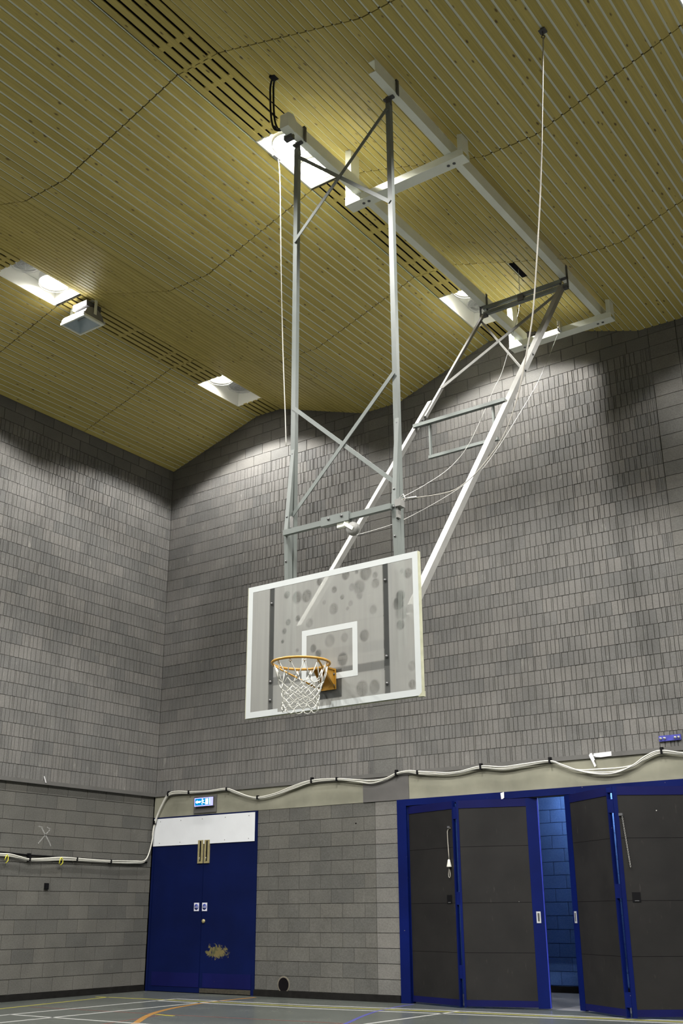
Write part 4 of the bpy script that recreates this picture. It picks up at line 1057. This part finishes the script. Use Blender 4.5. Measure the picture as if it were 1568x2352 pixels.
MB().bar((7.84, YT, 8.79), (8.97, YT, 8.79), 0.045, 0.05).build('top_tie', m_steel, g)
MB().bar((7.84, YT, 8.705), (9.06, YT, 8.705), 0.045, 0.05).build('top_tie', m_steel, g)
MB().box(8.36, 8.44, YT - 0.04, YT + 0.03, 8.70, 8.79).build('cable_guide', m_dark, g)
for x in (RA, RB):
    MB().box(x - 0.012, x - 0.004, YT - 0.02, YT + 0.02, 8.68, 8.99).box(x + 0.089, x + 0.097, YT - 0.02, YT + 0.02, 8.68, 9.00).box(x - 0.012, x + 0.097, YT - 0.02, YT + 0.02, 8.808, 8.822).box(x - 0.01, x + 0.09, YT - 0.03, YT + 0.03, 8.66, 8.70).build('stay_clamp', m_dark, g)
brace((8.96, -2.28, 8.56), (7.835, -3.42, 7.06), 0.032, 0.02, (0.2, 0.7, 0.5), m=m_white_steel)
brace((7.84, -2.26, 8.55), (8.955, -3.52, 6.93), 0.032, 0.010, (0.2, 0.7, 0.5), m=m_white_steel)
MB().bar((7.80, -4.02, 6.335), (8.96, -4.02, 6.335), 0.045, 0.04).build('stay_cross_bar', m_steel, g)
tr = MB().bar((7.975, -4.0, 5.915), (8.84, -4.0, 5.915), 0.035, 0.035).build('trapeze_bar', m_steel, g)
MB().bar((8.0, -4.0, 5.93), (8.0, -4.0, 6.32), 0.02, 0.035, (0, 1, 0)).bar((8.80, -4.0, 5.93), (8.80, -4.0, 6.32), 0.02, 0.035, (0, 1, 0)).build('trapeze_drop', m_steel, tr)

# ---------------------------------------------------------------- ropes, wires, cables
t_ = thing('rope', 'pale rope hanging from a ceiling hook and looping in to the right goal post', 'rope', (10.455, -5.764, 9.15))
R_ = [(10.455, -5.764, 9.10), (10.39, -5.787, 8.255), (10.316, -5.814, 7.377), (10.232, -5.845, 6.596), (10.165, -5.87, 6.06), (10.098, -5.894, 5.72), (10.045, -5.914, 5.48),
      (9.985, -5.935, 5.25), (9.86, -5.98, 4.93), (9.69, -6.043, 4.69), (9.55, -6.094, 4.55), (9.39, -6.15, 4.47), (9.06, -6.27, 4.452), (8.985, -6.29, 4.46)]
MB().tube(smooth2(R_, 5), [0.007] * 36 + [0.004] * 30, 6).build('rope_strand', m_cord, t_)
hz_ = ceil_z(10.455)
MB().box(10.42, 10.49, -5.80, -5.73, hz_ - 0.012, hz_ + 0.004).tube([(10.455, -5.764, hz_ - 0.01), (10.455, -5.764, hz_ - 0.05), (10.47, -5.76, hz_ - 0.075), (10.455, -5.755, hz_ - 0.10), (10.44, -5.77, hz_ - 0.075), (10.452, -5.765, hz_ - 0.05)], 0.006, 6).build('ceiling_hook', m_dark, t_)
MB().tube([(9.0, -6.285, 4.47), (9.03, -6.275, 4.50), (9.05, -6.27, 4.45), (9.02, -6.28, 4.42), (9.0, -6.29, 4.45)], 0.006, 6, closed=True).tube([(9.05, -6.27, 4.455), (9.14, -6.24, 4.458)], 0.010, 6).build('rope_eye', m_wire, t_)
W_ = [(8.454, -1.045, 8.80), (8.458, -1.19, 8.627), (8.468, -1.947, 7.611), (8.484, -2.828, 6.652), (8.494, -3.378, 6.081), (8.504, -3.893, 5.609), (8.512, -4.343, 5.30), (8.522, -4.867, 4.97), (8.535, -5.536, 4.581), (8.543, -5.99, 4.36), (8.56, -6.345, 4.202)]
t_ = thing('hoist_wire', 'thin wire from a pulley on the far cross beam down to the goal pulley', 'wire', (8.454, -1.05, 8.8))
MB().tube(smooth2(W_, 5), 0.0035, 5).build('wire_strand', m_wire, t_)
MB().lathe([(0.012, -0.012), (0.045, -0.012), (0.036, 0.0), (0.045, 0.012), (0.012, 0.012)], 16, (8.454, -1.075, 8.79), 'x').box(8.436, 8.442, -1.12, -1.03, 8.74, 8.90).box(8.466, 8.472, -1.12, -1.03, 8.74, 8.90).build('beam_pulley', m_chrome, t_)
G_ = [(8.334, -2.041, 9.31), (8.345, -2.08, 8.9), (8.36, -2.16, 8.62), (8.40, -2.40, 8.24), (8.49, -3.054, 7.263), (8.549, -3.441, 6.832), (8.637, -4.007, 6.177), (8.711, -4.49, 5.66), (8.795, -5.037, 5.22), (8.90, -5.7, 4.80), (8.982, -6.25, 4.48)]
tag(MB().tube(smooth2(G_, 5), 0.0033, 5).build('guy_wire', m_wire), 'thin wire from the ceiling gap past the trapeze bar to the right goal post', 'wire')
t_ = thing('hanging_cord', 'thin white cord hanging from a small ceiling bracket left of the glaring light', 'cord', (6.87, -5.42, 9.62))
MB().tube(smooth2([(6.87, -5.42, 9.60), (6.885, -5.41, 9.5), (6.90, -5.40, 9.2), (6.925, -5.385, 8.0), (6.955, -5.365, 7.0), (6.985, -5.345, 6.2), (6.995, -5.335, 5.83)], 4), 0.0055, 6).build('cord_strand', m_cable, t_)
MB().box(6.85, 6.89, -5.50, -5.38, 9.58, 9.625).build('cord_bracket', m_satin, t_)
t_ = thing('power_cable', 'black doubled cable looping from the ceiling to the left rail end', 'cable', (7.73, -6.56, 9.49))
K_ = [(7.73, -6.56, 9.52), (7.70, -6.545, 9.50), (7.64, -6.50, 9.46), (7.608, -6.46, 9.36), (7.612, -6.45, 9.15), (7.635, -6.45, 9.0), (7.68, -6.46, 8.90), (7.76, -6.47, 8.84), (7.835, -6.48, 8.83)]
MB().tube(smooth2(K_, 5), 0.011, 7).build('cable_strand', m_blackplastic, t_)
MB().tube(smooth2([(x + 0.035, y + 0.01, z + 0.012 if z > 9.2 else z) for x, y, z in K_[:-2]] + [(7.76, -6.47, 8.86), (7.835, -6.48, 8.85)], 5), 0.011, 7).build('cable_strand', m_blackplastic, t_)
MB().box(7.70, 7.78, -6.60, -6.52, 9.475, 9.50).build('cable_gland', m_blackplastic, t_)
